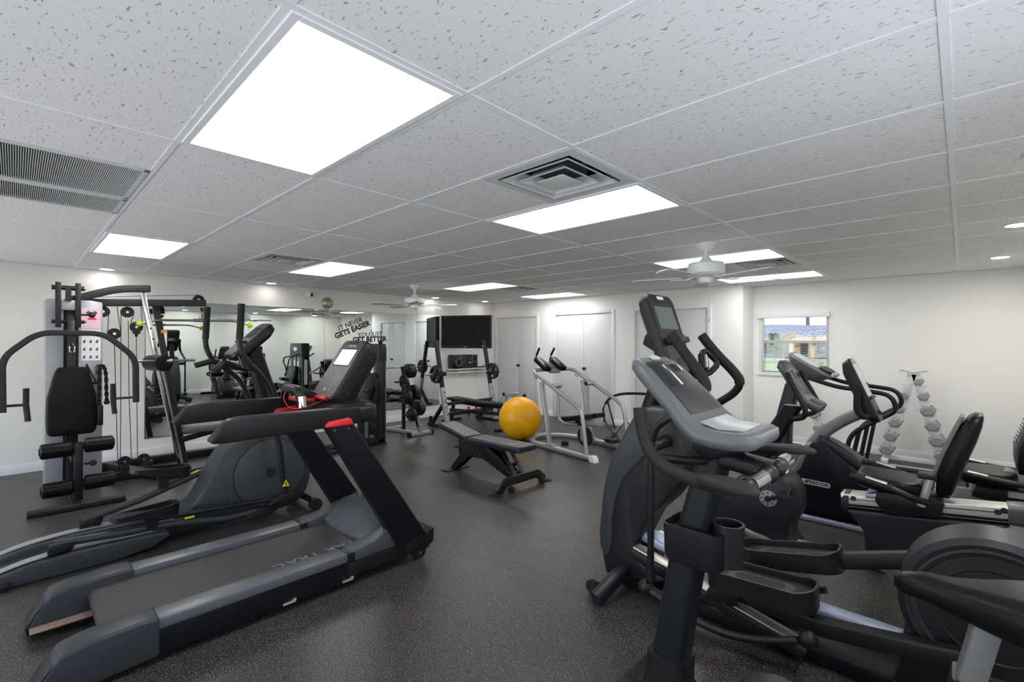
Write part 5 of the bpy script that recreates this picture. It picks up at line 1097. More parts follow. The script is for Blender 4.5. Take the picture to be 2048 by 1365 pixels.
for s_ in (-1, 1):
    bar = cat([(-.447, s_*.245, 1.255), (-.455, s_*.247, 1.20), (-.474, s_*.25, 1.14), (-.51, s_*.258, 1.095), (-.575, s_*.275, 1.068), (-.68, s_*.305, 1.058), (-.74, s_*.318, 1.060)], 5)
    P_(MB().tube(bar, .021, 14), 'handlebar', 'rubber', ang=50)
    wing = [(-.66, .295, 1.062, .03, .034), (-.70, .305, 1.068, .075, .030), (-.76, .318, 1.072, .10, .026), (-.81, .330, 1.072, .095, .022), (-.845, .338, 1.07, .06, .016), (-.857, .34, 1.069, .02, .010)]
    P_(MB().loft([[(x, s_*(y+a), z+b_) for a, b_ in rsec(w, h, h*.45, 4)] for x, y, z, w, h in wing]), 'elbow_rest', 'rubber', ang=60)
    P_(MB().tube([(-.505, s_*.255, 1.098), (-.56, s_*.12, 1.07), (-.60, s_*.03, 1.06)], .017, 12), 'bar_link', 'black')
    a, b_ = Vector((-.80, s_*.045, 1.055)), Vector((-.785, s_*.25, 1.045))
    P_(MB().sweep([a, b_], csec(.026, 16)), 'grip_core', 'black'); P_(MB().sweep([a.lerp(b_, .30), a.lerp(b_, .78)], csec(.030, 20)), 'pulse_grip', 'chrome')
    P_(MB().ball(a, .031, 14), 'grip_joint', 'black')
P_(MB().lathe([(0, .014), (.005, .013), (.006, .006), (.004, .002)], (-.585, .0535, .985), (0, 1, 0), 16), 'mast_bolt', 'steel')
sd = [(-1.115, .80, .02, .03), (-1.135, .815, .06, .055), (-1.18, .826, .075, .07), (-1.24, .828, .105, .085), (-1.30, .835, .16, .10), (-1.36, .845, .22, .115), (-1.42, .85, .25, .115), (-1.46, .845, .22, .09), (-1.475, .835, .14, .05)]
P_(MB().loft([[(x, a, z-h/2+b_+(.016 if abs(b_-h/2) < h*.3 and abs(a) < w*.2 and x < -1.2 else .018)) for a, b_ in rsec(w, h, h*.42, 6)] for x, z, w, h in sd]), 'saddle', 'vinyl', ang=80)
P_(MB().sweep([(-1.305, 0, .77), (-1.17, 0, .10)], rsec(.055, .085, .01), (0, 1, 0)), 'seat_post', 'post_grey'); P_(MB().sweep([(-1.27, 0, .60), (-1.16, 0, .04)], rsec(.07, .105, .012), (0, 1, 0)), 'seat_sleeve', 'charcoal')

# ================================================================ CROSS TRAINER (right, tall screen console)
t = thing('cross_trainer', 'tall black cross trainer with television console and ramp pedals', 'elliptical', (0, 2.15, 0), 180)
ol = [(.125, 1.10), (.177, .992), (.244, .863), (.30, .764), (.335, .63), (.356, .507), (.374, .316), (.366, .163), (.34, .05), (.20, .06), (.05, .10), (-.06, .125), (-.05, .16), (.05, .165), (.125, .215), (.128, .31), (.05, .475), (-.045, .575), (-.155, .73), (-.178, .85), (-.165, .95), (-.09, 1.06), (.02, 1.085)]
P_(MB().prism(ol, -.115, .115), 'front_housing', 'black', bev=.02, seg=3)
bd = [(.115, 1.09), (.177, .997), (.246, .868), (.304, .767), (.341, .63), (.362, .507), (.381, .316), (.377, .215), (.345, .165), (.31, .17), (.29, .25), (.285, .40), (.262, .53), (.21, .66), (.13, .755), (.06, .83), (.03, .93), (.045, 1.03)]
P_(MB().prism(bd, -.128, .128), 'front_cowl', 'slate', bev=.016, seg=3)
P_(MB().loft([[(.0+a, b_, z) for a, b_ in rsec(w, d, .06, 5)] for z, w, d in ((1.02, .26, .27), (1.06, .255, .26), (1.10, .21, .21), (1.115, .15, .15))]), 'housing_cap', 'charcoal', ang=50)
P_(MB().sweep(fillet([(.235, -.38, .035), (.205, -.20, .115), (.205, .20, .115), (.235, .38, .035)], .06), rsec(.085, .07, .022), (1, 0, 0)), 'front_foot', 'charcoal', ang=50)
for s_ in (-1, 1): P_(MB().lathe([(-.014, .01), (-.014, .035), (.014, .035), (.014, .01)], (.335, s_*.27, .037), (0, 1, 0), 20), 'wheel', 'rubber'); P_(MB().prism([(.23, .08), (.33, .06), (.345, .04), (.325, .02), (.22, .03)], s_*.27-.03 if s_ > 0 else s_*.27+.016, s_*.27-.016 if s_ > 0 else s_*.27+.03), 'wheel_fork', 'black')
P_(MB().loft([[(x+a, b_, z) for a, b_ in rsec(w, d, .04, 5)] for x, z, w, d in ((.11, 1.06, .10, .11), (.065, 1.20, .095, .10), (.035, 1.34, .09, .10), (.01, 1.45, .08, .10))]), 'column', 'navy_black', ang=50)
C0, C1 = Vector((-.125, 0, 1.245)), Vector((.058, 0, 1.768)); cu = (C1-C0).normalized(); cn = Vector((-cu.z, 0, cu.x)); cl = (C1-C0).length
def cpt(a, u, d): return C0+Vector((0, 1, 0))*a+cu*u+cn*d       # d out toward the user, a to the near side
def cslab(u0, u1, w, d0, d1, r=.01, w1=None, k=5):
    uc = (u0+u1)/2; L = u1-u0; q = rsec(w, L, r, k)
    return MB().loft([[cpt(a*(1+((w1 or w)/w-1)*(b_/L+.5)), uc+b_, d) for a, b_ in q] for d in (d0, d1)])
q = rsec(.32, cl, .06, 6)
P_(MB().loft([[cpt(a*k*(1+.16*(b_/cl)), cl/2+b_*k, d) for a, b_ in q] for d, k in ((-.075, .80), (-.055, .95), (-.01, 1), (.004, .965))]), 'console_head', 'black', ang=40)
P_(cslab(.33, .47, .225, .0, .0065, .004, .23), 'screen', 'screen_glare'); P_(cslab(.27, .505, .285, .0, .0055, .01, .30), 'screen_bezel', 'ink_black'); P_(cslab(.03, .235, .24, .0, .0065, .03, .26), 'keypad', 'slate')
P_(cslab(.515, .535, .075, .0, .008, .006), 'carry_slot', 'paper'); P_(cslab(.235, .268, .20, .0, .055, .008), 'media_ledge', 'charcoal'); P_(cslab(.262, .28, .10, .03, .055, .006), 'ledge_lip', 'gunmetal')
P_(MB().prism([(.03, 1.42), (.115, 1.47), (.10, 1.52), (.03, 1.60)], -.08, .08), 'console_back', 'black', bev=.01)
for s_ in (-1, 1):
    arm = cat([(-.125, s_*.20, 1.525), (-.165, s_*.205, 1.47), (-.23, s_*.215, 1.39), (-.295, s_*.235, 1.315), (-.325, s_*.25, 1.255), (-.29, s_*.265, 1.19), (-.19, s_*.285, 1.115), (-.09, s_*.30, 1.04), (-.06, s_*.30, .96)], 6)
    P_(MB().sweep(arm, csec(.0225, 14)), 'moving_arm', 'black', ang=50); P_(MB().sweep(arm[:26], csec(.0275, 14)), 'arm_grip', 'rubber', ang=50)
    P_(MB().cyl((-.058, s_*.30, 1.0), (-.055, s_*.30, .26), .018, 12), 'arm_rod', 'black'); P_(MB().cyl((-.056, s_*.30, .93), (-.056, s_*.12, .93), .035, 16), 'arm_pivot', 'black')
    P_(MB().cyl((-.055, s_*.30, .285), (-.055, s_*.30, .22), .028, 14).ball((-.03, s_*.30, .172), .043, 16).cyl((-.05, s_*.30, .165), (-.15, s_*.30, .135), .026, 14), 'arm_joint', 'black')
    P_(MB().tube(cat([(-.06, s_*.30, .165), (-.16, s_*.305, .132), (-.30, s_*.305, .105), (-.45, s_*.30, .10), (-.60, s_*.30, .135), (-.74, s_*.29, .19)], 5), .018, 12), 'pedal_link', 'black')
    if s_ > 0: P_(MB().ball((-.775, s_*.28, .205), .038, 14), 'pedal_link_joint', 'black')
    # fixed grip loop beside the console
    fx = fillet([(-.10, s_*.05, 1.30), (-.19, s_*.06, 1.30), (-.165, s_*.10, 1.425), (-.165, s_*.17, 1.43), (-.235, s_*.175, 1.36), (-.205, s_*.10, 1.30), (-.12, s_*.05, 1.28)], .035, 6)
    P_(MB().tube(fx, .017, 12), 'fixed_handle', 'black', ang=50); P_(MB().sweep([(-.192, s_*.062, 1.325), (-.170, s_*.095, 1.41)], rsec(.042, .046, .018)), 'fixed_grip', 'rubber'); P_(MB().sweep([(-.205, s_*.064, 1.335), (-.186, s_*.092, 1.405)], rsec(.028, .030, .006)), 'pulse_strip', 'steel')
    # ramp rail, pedals and arms
    yr = s_*.135
    P_(MB().sweep([(.12, yr, .295), (-.72, yr, .105)], rsec(.075, .012, .003), (0, 0, 1)), 'ramp_rail', 'rail_steel'); P_(MB().sweep([(.13, yr, .262), (-.74, yr, .07)], rsec(.09, .05, .008), (0, 0, 1)), 'ramp_frame', 'black')
P_(MB().sweep([(.15, 0, .33), (-.75, 0, .13)], rsec(.12, .05, .01), (0, 0, 1)), 'ramp_spine', 'blue_grey')
P_(MB().bx(-1.62, .25, -.10, .10, .012, .075), 'base_frame', 'navy_black', bev=.01); P_(MB().sweep([(-.70, -.26, .10), (-1.12, -.22, .115)], rsec(.09, .03, .006)), 'side_step', 'blue_grey')
P_(MB().sweep(cat([(.0, -.24, .20), (-.4, -.24, .14), (-.8, -.235, .10), (-1.05, -.20, .13)], 5), rsec(.07, .03, .008), (0, 0, 1)), 'side_frame', 'blue_grey')
def tray(y, x, z, pitch, L=.47, w=.20):
    T = Matrix.Translation((x, y, z)) @ Matrix.Rotation(math.radians(pitch), 4, 'Y')
    a = MB().loft([[(p, q, h) for p, q in rsec(L-.02, w-.02, .07, 6)] for h in (-.02, .006)]).xf(T); P_(a, 'pedal_tread', 'rubber')
    for k in range(3): P_(MB().loft([[(p, q+.0, h) for p, q in rsec((L-.10)*(1-.2*k), (w-.06)*(1-.25*k), .05, 5)] for h in (.0055+.0004*k, .0075+.0004*k)]).xf(T), 'tread_ridge', 'charcoal' if k % 2 else 'rubber')
    ow = rsec(L, w, .075, 6); hh = [.028+.045*max(0, (abs(p)/(L/2)-.55)) for p, q in ow]
    wl = MB().loft([[(p, q, -.055) for p, q in ow], [(p*1.01, q*1.03, h) for (p, q), h in zip(ow, hh)], [(p*.97, q*.93, h) for (p, q), h in zip(ow, hh)], [(p*.95, q*.9, .0) for p, q in ow]], cap=False, closed=True).xf(T); P_(wl, 'pedal_wall', 'black', ang=50)
tray(.17, -.555, .335, 3); tray(-.17, -.60, .375, 12)
P_(MB().sweep([(-.36, .17, .26), (-.80, .17, .225), (-1.32, .17, .30)], rsec(.06, .075, .012), (0, 0, 1)), 'pedal_arm', 'black'); P_(MB().sweep([(-.40, -.17, .28), (-.82, -.17, .41), (-1.32, -.17, .575)], rsec(.06, .075, .012), (0, 0, 1)), 'pedal_arm', 'black')
P_(MB().lathe([(-.03, .01), (-.03, .04), (.03, .04), (.03, .01)], (-.36, .17, .215), (0, 1, 0), 18), 'ramp_wheel', 'rubber'); P_(MB().lathe([(-.03, .01), (-.03, .04), (.03, .04), (.03, .01)], (-.40, -.17, .225), (0, 1, 0), 18), 'ramp_wheel', 'rubber')
P_(MB().prism([(-.30, .19), (-.36, .30), (-.50, .30), (-.46, .20)], .10, .24), 'wheel_housing', 'black', bev=.012); P_(MB().prism([(-.35, .20), (-.42, .31), (-.54, .31), (-.50, .21)], -.24, -.10), 'wheel_housing', 'black', bev=.012)
P_(MB().lathe([(-.10, .22), (-.115, .262), (-.10, .286), (.10, .286), (.115, .262), (.10, .22)], (-1.345, 0, .455), (0, 1, 0), 56), 'drive_drum', 'charcoal', ang=40)
for s_ in (-1, 1):
    P_(MB().lathe([(0, .248), (.006, .246), (.008, .236), (.004, .228), (0, .22)], (-1.345, s_*.108, .455), (0, s_, 0), 56), 'drum_ring', 'ink_black'); P_(MB().lathe([(0, .226), (.01, .22), (.012, .17), (.008, .165), (.010, .002)], (-1.345, s_*.104, .455), (0, s_, 0), 48), 'drum_cover', 'black')
P_(MB().prism([(-1.05, .02), (-1.08, .30), (-1.20, .36), (-1.60, .40), (-1.64, .02)], -.10, .10), 'drive_base', 'black', bev=.02); P_(MB().sweep([(-1.58, -.30, .03), (-1.58, .30, .03)], rsec(.08, .06, .02)), 'rear_foot', 'black')

# ================================================================ RECUMBENT BIKE (grey, with rail seat)
t = thing('recumbent_bike', 'charcoal recumbent bike with aluminium seat rail and round crank body', 'exercise bike', (0, 3.40, 0), 180)
bo = cat([(-.20, 0, .548), (-.30, 0, .55), (-.375, 0, .515), (-.425, 0, .42), (-.435, 0, .30), (-.39, 0, .19), (-.375, 0, .10), (-.42, 0, .015), (-.31, 0, .012), (-.24, 0, .07), (-.10, 0, .085), (.05, 0, .05), (.125, 0, .13), (.13, 0, .23), (.08, 0, .335), (.0, 0, .445), (-.10, 0, .525)], 4, True)
pr = [(p.x, p.z) for p in bo]
P_(MB().loft([[(-.16+(a+.16)*k, y, .29+(b_-.29)*k) for a, b_ in pr] for y, k in ((-.15, .90), (-.135, .97), (-.09, 1), (.09, 1), (.135, .97), (.15, .90))]), 'crank_body', 'charcoal', ang=45)
for s_ in (-1, 1):
    P_(MB().lathe([(0, .058), (.006, .057), (.008, .02)], (-.245, s_*.148, .362), (0, s_, 0), 32), 'chainring', 'silver')
    hl = MB()
    for k in range(8): hl.disc((-.245+.042*math.cos(k*.785), s_*.157, .362+.042*math.sin(k*.785)), (0, 1, 0), .006, .003, 8)
    P_(hl, 'chainring_holes', 'ink_black'); P_(MB().lathe([(0, .022), (.02, .02), (.022, .004)], (-.245, s_*.155, .362), (0, s_, 0), 16), 'hub', 'ink_black')
    ex, ez = -.245-s_*.125, .362+s_*.06
    P_(MB().sweep([(-.245, s_*.172, .362), (ex, s_*.178, ez)], rsec(.028, .022, .008)), 'crank_arm', 'black'); P_(MB().bx(ex-.045, ex+.045, s_*.185 if s_ > 0 else s_*.285, s_*.285 if s_ > 0 else s_*.185, ez-.014, ez+.014), 'pedal', 'rubber', bev=.006)
    P_(MB().tube(fillet([(ex-.03, s_*.20, ez+.01), (ex-.035, s_*.235, ez+.075), (ex-.03, s_*.28, ez+.01)], .03), .012, 8), 'pedal_strap', 'black')
P_(MB().prism([(.03, .118), (-.02, .132), (-.14, .098), (-.18, .078), (-.10, .086), (-.02, .105)], .1485, .1515), 'brand_plate', 'badge')
P_(MB().loft([[(x+a, b_, z) for a, b_ in rsec(w, d, .03, 4)] for x, z, w, d in ((-.09, .50, .20, .16), (-.15, .64, .15, .12), (-.26, .83, .135, .11), (-.375, 1.03, .12, .10))]), 'console_mast', 'navy_black', ang=50)
CP = [(-.292, 1.325), (-.305, 1.322), (-.345, 1.265), (-.40, 1.165), (-.445, 1.09), (-.475, 1.06), (-.515, 1.04), (-.55, 1.022)]
P_(strip(CP, .24, .055, .024, [.80, .9, 1, 1.05, 1.08, 1.06, 1, .85]), 'console', 'console_soft', ang=50)
P_(face([(-.325, 1.294), (-.40, 1.165), (-.437, 1.104)], .19, .0285, .004), 'control_face', 'panel_print'); P_(face([(-.34, 1.268), (-.37, 1.216)], .15, .031, .003), 'display', 'screen_dark'); P_(face([(-.475, 1.062), (-.54, 1.03)], .17, .0285, .003), 'lower_panel', 'slate_light')
for s_ in (-1, 1):
    P_(MB().tube(cat([(-.375, s_*.19, 1.275), (-.405, s_*.195, 1.20), (-.45, s_*.20, 1.11), (-.485, s_*.20, 1.03), (-.47, s_*.17, .975), (-.40, s_*.10, .945), (-.36, s_*.03, .95)], 6), .0175, 12), 'console_handle', 'rubber', ang=50)
P_(MB().sweep([(-.67, 0, .43), (-1.47, 0, .525)], rsec(.14, .085, .008), (0, 0, 1)), 'seat_rail', 'aluminium')
for dz in (.012, -.022): P_(MB().sweep([(-.69, 0, .432+dz), (-1.46, 0, .524+dz)], rsec(.1425, .005), (0, 0, 1)), 'rail_groove', 'gunmetal'); P_(MB().sweep([(-.665, 0, .40), (-1.47, 0, .495)], rsec(.146, .012, .004), (0, 0, 1)), 'rail_groove', 'black')
P_(MB().loft([[(x, a, z+b_) for a, b_ in rsec(.15, h, .03, 4)] for x, z, h in ((-.71, .425, .115), (-.685, .42, .12), (-.668, .415, .09))]), 'rail_cap', 'charcoal', ang=50); P_(MB().loft([[(x, a, z+b_) for a, b_ in rsec(.15, h, .03, 4)] for x, z, h in ((-1.44, .52, .11), (-1.50, .525, .12), (-1.53, .525, .10))]), 'rail_cap', 'slate_light', ang=50)
hb = MB()
for x, z in ((-.735, .455), (-1.40, .53), (-1.425, .545)): hb.disc((x, .0712, z), (0, 1, 0), .016, .004, 12)
P_(hb, 'rail_bolt', 'ink_black')
P_(MB().prism([(-.69, .375), (-.79, .25), (-.80, .05), (-.84, .01), (-1.0, .15), (-1.09, .235), (-1.33, .37), (-1.46, .465)], -.075, .075), 'rail_housing', 'charcoal', bev=.02, seg=3); P_(MB().bx(-.90, -.25, -.04, .04, .012, .06), 'floor_beam', 'silver', bev=.01)
P_(MB().sweep([(-1.36, 0, .44), (-1.47, 0, .03)], rsec(.07, .07, .02), (0, 1, 0)), 'rear_leg', 'blue_grey'); P_(MB().sweep([(-1.47, -.28, .03), (-1.47, .28, .03)], rsec(.07, .06, .02)), 'rear_foot', 'black'); P_(MB().sweep([(.05, -.28, .03), (.05, .28, .03)], rsec(.07, .06, .02)), 'front_foot', 'black')
P_(MB().prism([(-.85, .47), (-.86, .535), (-1.14, .56), (-1.18, .53), (-1.16, .44), (-.90, .40)], -.10, .10), 'seat_carriage', 'black', bev=.01); P_(MB().prism([(-.80, .475), (-.80, .505), (-.87, .52), (-.88, .48)], -.085, .085), 'carriage_lip', 'blue_grey', bev=.004)
P_(MB().loft([[(-.915+a*k, b_*k, z-.10*(-(a)-.0)*.6) for a, b_ in rsec(.33, .36, .10, 6)] for z, k in ((.555, .92), (.57, 1), (.615, 1), (.632, .95), (.636, .82))]), 'seat_pad', 'vinyl', ang=60)
bs = [(.565, -1.135, .20, .055), (.60, -1.14, .27, .08), (.70, -1.155, .31, .10), (.82, -1.19, .31, .11), (.92, -1.225, .29, .105), (1.0, -1.255, .26, .085), (1.05, -1.275, .22, .06), (1.068, -1.285, .15, .035)]
P_(MB().loft([[(x-a-.04, b_, z) for b_, a in rsec(w, d, d*.45, 6)] for z, x, w, d in bs]), 'backrest', 'vinyl', ang=60); P_(MB().loft([[(x+.018-a, b_, z) for b_, a in rsec(w*.80, .018, .008, 4)] for z, x, w, d in bs[1:7]]), 'backrest_mesh', 'vinyl_worn', ang=60)
for s_ in (-1, 1):
    ar = [(-.74, s_*.25, .645), (-.80, s_*.25, .638), (-.95, s_*.25, .605), (-1.05, s_*.245, .565), (-1.10, s_*.17, .54)]
    P_(MB().tube(fillet(ar, .05), .019, 12), 'arm_rest', 'black', ang=50); P_(MB().sweep(ar[:3], csec(.0225, 14), scales=[.6, 1, 1]), 'arm_grip', 'rubber', ang=50); P_(MB().sweep([(-.82, s_*.25, .645), (-.925, s_*.25, .623)], rsec(.028, .032, .006), (0, 0, 1)), 'pulse_strip', 'steel')
P_(MB().cyl((-1.075, .12, .50), (-1.12, .12, .68), .022, 14), 'back_support', 'silver'); P_(MB().bx(-1.15, -1.06, .06, .15, .67, .70), 'support_block', 'black', bev=.004); P_(MB().cyl((-1.03, -.12, .54), (-1.16, -.12, .54), .022, 12), 'back_link', 'silver')

# ================================================================ PRECOR RECUMBENT (behind)
t = thing('arched_recumbent_bike', 'dark recumbent bike with arched silver neck and PRECOR side badge', 'exercise bike', (0, 4.30, 0), 180)
pb = [(-.115, .30), (-.16, .355), (-.20, .39), (-.285, .60), (-.36, .655), (-.44, .64), (-.535, .54), (-.66, .44), (-.80, .36), (-.88, .30), (-.84, .02), (-.20, .02)]
P_(MB().prism(pb, -.14, .14), 'body', 'navy_black', bev=.025, seg=3); P_(MB().prism([(-.10, .31), (-.155, .37), (-.20, .405), (-.285, .62), (-.33, .63), (-.25, .40), (-.19, .34), (-.15, .28)], -.148, .148), 'body_trim', 'neck_grey', bev=.008)
P_(MB().sweep(cat([(-.36, 0, .65), (-.50, 0, .59), (-.68, 0, .47), (-.92, 0, .35)], 5), rsec(.19, .10, .04, 5), (0, 0, 1)), 'spine_cover', 'charcoal', ang=50)
P_(MB().sweep(cat([(-.285, 0, .54), (-.335, 0, .635), (-.40, 0, .715), (-.48, 0, .79), (-.58, 0, .865), (-.70, 0, .935)], 6), rsec(.095, .095, .035, 5), (0, 1, 0)), 'arched_neck', 'neck_grey', ang=50)
P_(MB().loft([[(x, .1435+h, z) for x, z in [(-.36+a, .302+b_+a*.03) for a, b_ in rsec(.215, .042, .0205, 6)]] for h in (-.004, .003)]), 'badge_plate', 'badge')
text('badge_lettering', 'PRECOR', .036, 'ink_black', t, (-.375, .1470, .3015), (-1, 0, -.03), (0, 0, 1), .0004, .0012, sx=1.2)
lab = MB()
for k in range(3): lab.box((-.283-k*.010, .1470, .304), (.005, .0016, .024))
P_(lab, 'badge_bars', 'ink_black')
C0, C1 = Vector((-.79, 0, .855)), Vector((-.585, 0, 1.355)); cu = (C1-C0).normalized(); cn = Vector((-cu.z, 0, cu.x)); cl = (C1-C0).length
q = rsec(.27, cl, .06, 6)
P_(MB().loft([[cpt(a*k, cl/2+b_*k, d) for a, b_ in q] for d, k in ((-.085, .70), (-.06, .93), (-.01, 1), (.004, .96))]), 'console_head', 'black', ang=40)
P_(cslab(.21, .49, .20, .0, .0065, .01), 'screen', 'screen_grey'); P_(cslab(.03, .19, .20, .0, .0065, .03), 'keypad', 'charcoal'); P_(cslab(.185, .205, .21, .0, .025, .004), 'ledge', 'gunmetal'); P_(cslab(.495, .53, .18, .0, .006, .012), 'brand_panel', 'silver_paint'); P_(MB().ball(cpt(0, .07, .01), .018, 12), 'dial', 'ink_black')
for s_ in (-1, 1):
    P_(MB().tube(fillet([(-.655, s_*.20, 1.145), (-.65, s_*.20, .945), (-.69, s_*.18, .895), (-.74, s_*.05, .90)], .05), .023, 14), 'console_handle', 'rubber', ang=50)
    P_(MB().lathe([(0, .06), (.008, .058), (.010, .02), (.02, .018), (.022, .002)], (-.60, s_*.14, .25), (0, s_, 0), 24), 'crank_hub', 'ink_black'); P_(MB().sweep([(-.60, s_*.165, .25), (-.60-s_*.15, s_*.172, .25-s_*.05)], rsec(.03, .022, .008)), 'crank_arm', 'black')
    P_(MB().bx(-.60-s_*.15-.05, -.60-s_*.15+.05, s_*.18 if s_ > 0 else s_*.28, s_*.28 if s_ > 0 else s_*.18, .235-s_*.05, .265-s_*.05), 'pedal', 'rubber', bev=.006)
    P_(MB().sweep([(-.20, s_*.215, .022), (-.90, s_*.215, .022)], rsec(.05, .04, .012)), 'floor_tube', 'blue_grey')
    ar = [(-1.25, s_*.25, .585), (-1.32, s_*.25, .572), (-1.45, s_*.25, .556), (-1.62, s_*.25, .55)]
    P_(MB().tube(ar, .021, 12), 'arm_rest', 'black'); P_(MB().sweep([(-1.28, s_*.25, .594), (-1.38, s_*.25, .579)], rsec(.034, .02, .006), (0, 0, 1)), 'pulse_strip', 'steel')
P_(MB().bx(-1.70, -.85, -.055, .055, .34, .42), 'seat_rail', 'silver_paint', bev=.008); P_(MB().sweep([(-1.6, 0, .36), (-1.68, 0, .03)], rsec(.08, .08, .02), (0, 1, 0)), 'rear_leg', 'charcoal'); P_(MB().sweep([(-1.68, -.28, .03), (-1.68, .28, .03)], rsec(.07, .06, .02)), 'rear_foot', 'black'); P_(MB().sweep([(-.16, -.28, .03), (-.16, .28, .03)], rsec(.07, .06, .02)), 'front_foot', 'black')
P_(MB().prism([(-1.30, .40), (-1.32, .47), (-1.64, .50), (-1.66, .42), (-1.5, .36)], -.12, .12), 'seat_carriage', 'black', bev=.012); P_(MB().loft([[(-1.385+a*k, b_*k, z) for a, b_ in rsec(.30, .38, .09, 6)] for z, k in ((.50, .92), (.515, 1), (.56, 1), (.582, .95), (.587, .8))]), 'seat_pad', 'vinyl', ang=60)
bs = [(.60, -1.555, .28, .05), (.66, -1.55, .36, .06), (.78, -1.56, .40, .06), (.90, -1.60, .38, .06), (.98, -1.63, .32, .05), (1.02, -1.645, .22, .03)]
P_(MB().loft([[(x-a, b_, z) for b_, a in rsec(w, d, d*.45, 6)] for z, x, w, d in bs]), 'mesh_backrest', 'black', ang=60)
ms = MB()
for r_ in range(14):
    for c_ in range(9):
        z = .68+r_*.022; y = -.15+c_*.036+(.018 if r_ % 2 else 0); x = -1.552-(z-.78)*.32+.036 if z > .78 else -1.52
        ms.box((x, y, z), (.004, .024, .011))
P_(ms, 'mesh_slots', 'slate_light'); P_(MB().sweep(cat([(-1.52, .0, .60), (-1.50, 0, .54), (-1.47, 0, .50)], 4), rsec(.10, .02, .006), (0, 1, 0)), 'back_bracket', 'aluminium'); P_(MB().bx(-1.56, -1.48, .124, .130, .435, .475), 'carriage_plate', 'silver')

# ================================================================ REAR TREADMILL by the window
t = thing('rear_treadmill', 'grey treadmill with looping tube handrails near the window', 'treadmill', (0, 5.40, 0), 180)
C0, C1 = Vector((-.29, 0, 1.135)), Vector((.10, 0, 1.375)); cu = (C1-C0).normalized(); cn = Vector((-cu.z, 0, cu.x)); cl = (C1-C0).length
q = rsec(.40, cl, .10, 6)
P_(MB().loft([[cpt(a*k, cl/2+b_*k, d) for a, b_ in q] for d, k in ((-.13, .45), (-.08, .80), (-.015, 1), (.006, .97))]), 'console_head', 't_console', ang=40)
P_(cslab(.16, .43, .30, .0, .009, .09), 'control_face', 'screen_grey'); P_(cslab(.03, .14, .30, .0, .03, .03), 'cup_tray', 'charcoal'); P_(cslab(-.02, .02, .26, .0, .03, .012), 'front_bar', 'silver')
P_(MB().loft([[(x+a, b_, z) for a, b_ in rsec(w, d, .03, 4)] for x, z, w, d in ((.22, .10, .20, .22), (.18, .60, .16, .17), (.09, 1.02, .14, .14), (.02, 1.16, .12, .12))]), 'column', 'charcoal', ang=50)
for s_ in (-1, 1):
    rl = fillet([(-.10, s_*.30, 1.13), (-.36, s_*.30, 1.045), (-.56, s_*.30, 1.03), (-.78, s_*.30, 1.0), (-.825, s_*.30, .86), (-.66, s_*.30, .745), (-.47, s_*.30, .60), (-.40, s_*.30, .22)], .10, 7)
    P_(MB().tube(rl, .021, 12), 'handrail', 'black', ang=50)
    P_(MB().bx(-1.30, .30, s_*.33-.05, s_*.33+.05, .08, .225), 'side_rail', 'charcoal', bev=.015); P_(MB().bx(-1.25, -.1, s_*.33-.03, s_*.33+.03, .225, .232), 'foot_strip', 'silver_paint')
    P_(MB().tube([(-.60, s_*.27, .70), (-.52, s_*.27, .22)], .018, 10), 'rail_brace', 'black')
    P_(MB().bx(.2, .28, s_*.33-.04, s_*.33+.04, 0, .08), 'foot', 'rubber'); P_(MB().bx(-1.28, -1.2, s_*.33-.04, s_*.33+.04, 0, .08), 'foot', 'rubber')
P_(MB().bx(-1.28, .05, -.27, .27, .15, .195), 'belt', 'rubber', bev=.01); P_(MB().loft([[(x, a, .08+h/2+b_) for a, b_ in rsec(.70, h, .04, 4)] for x, h in ((-.02, .14), (.08, .24), (.30, .26), (.40, .18))]), 'motor_hood', 'charcoal', ang=50)

# ================================================================ DUMBBELL RACKS
def dumbbell(x, y, z, s_, lb):
    t = thing('hex_dumbbell', lb, 'dumbbell', (x, y, z), 0, 'grey hex dumbbells on the racks')
    for yy in (-.075-s_*.25, .075+s_*.25):
        hx = [(s_*math.cos(math.radians(60*k)), s_*.87*math.sin(math.radians(60*k))) for k in range(6)]
        m_ = MB().loft([[(a*k, yy+d, b_*k) for a, b_ in hx] for d, k in ((-s_*.55, .72), (-s_*.40, 1), (s_*.40, 1), (s_*.55, .72))])
        m_.build('head', 'dumbbell_grey', t, ang=20)
    MB().cyl((0, -.075, 0), (0, .075, 0), .016, 12).build('handle', 'chrome', t)
def rack(xc, tilt, lb):
    t = thing('dumbbell_rack', lb, 'dumbbell rack', (xc, 7.12, 0))
    for s_ in (-1, 1):
        W0 = Vector((xc+s_*.015, 7.12, 1.10)); W1 = Vector((xc+s_*.265, 7.12, .06))
        MB().sweep([W0, W1], rsec(.085, .03, .004), (0, 1, 0)).build('upright', 'rack_white', t, world=True)
        for k in range(6):
            p = W0.lerp(W1, .10+k*.165)
            for yy in (-.052, .052): MB().box(p+Vector((s_*.035, yy, -.035)), (.085, .012, .03), rotY(s_*12)).build('cradle', 'rack_white', t, world=True)
        MB().bx(xc+s_*.27-.035, xc+s_*.27+.035, 6.92, 7.36, .0, .05).build('foot', 'rack_white', t, world=True, bev=.005)
    MB().bx(xc-.27, xc+.27, 7.06, 7.12, .03, .085).build('base_bar', 'rack_white', t, world=True, bev=.004)
    MB().sweep([(xc-.13, 7.12, 1.145), (xc, 7.12, 1.115), (xc+.13, 7.12, 1.145)], rsec(.10, .008, .002), (0, 0, 1)).build('top_tray', 'steel', t, world=True)
rack(.825, 0, 'white A-frame dumbbell rack against the window wall, right one'); rack(-.38, 0, 'white A-frame dumbbell rack behind the bikes, mostly hidden')
names = ['topmost', 'second', 'third', 'fourth', 'fifth', 'lowest']
szR = [.050, .058, .076, .076, .082, .076]; szL = [.046, .052, .060, .070, .073, .078]
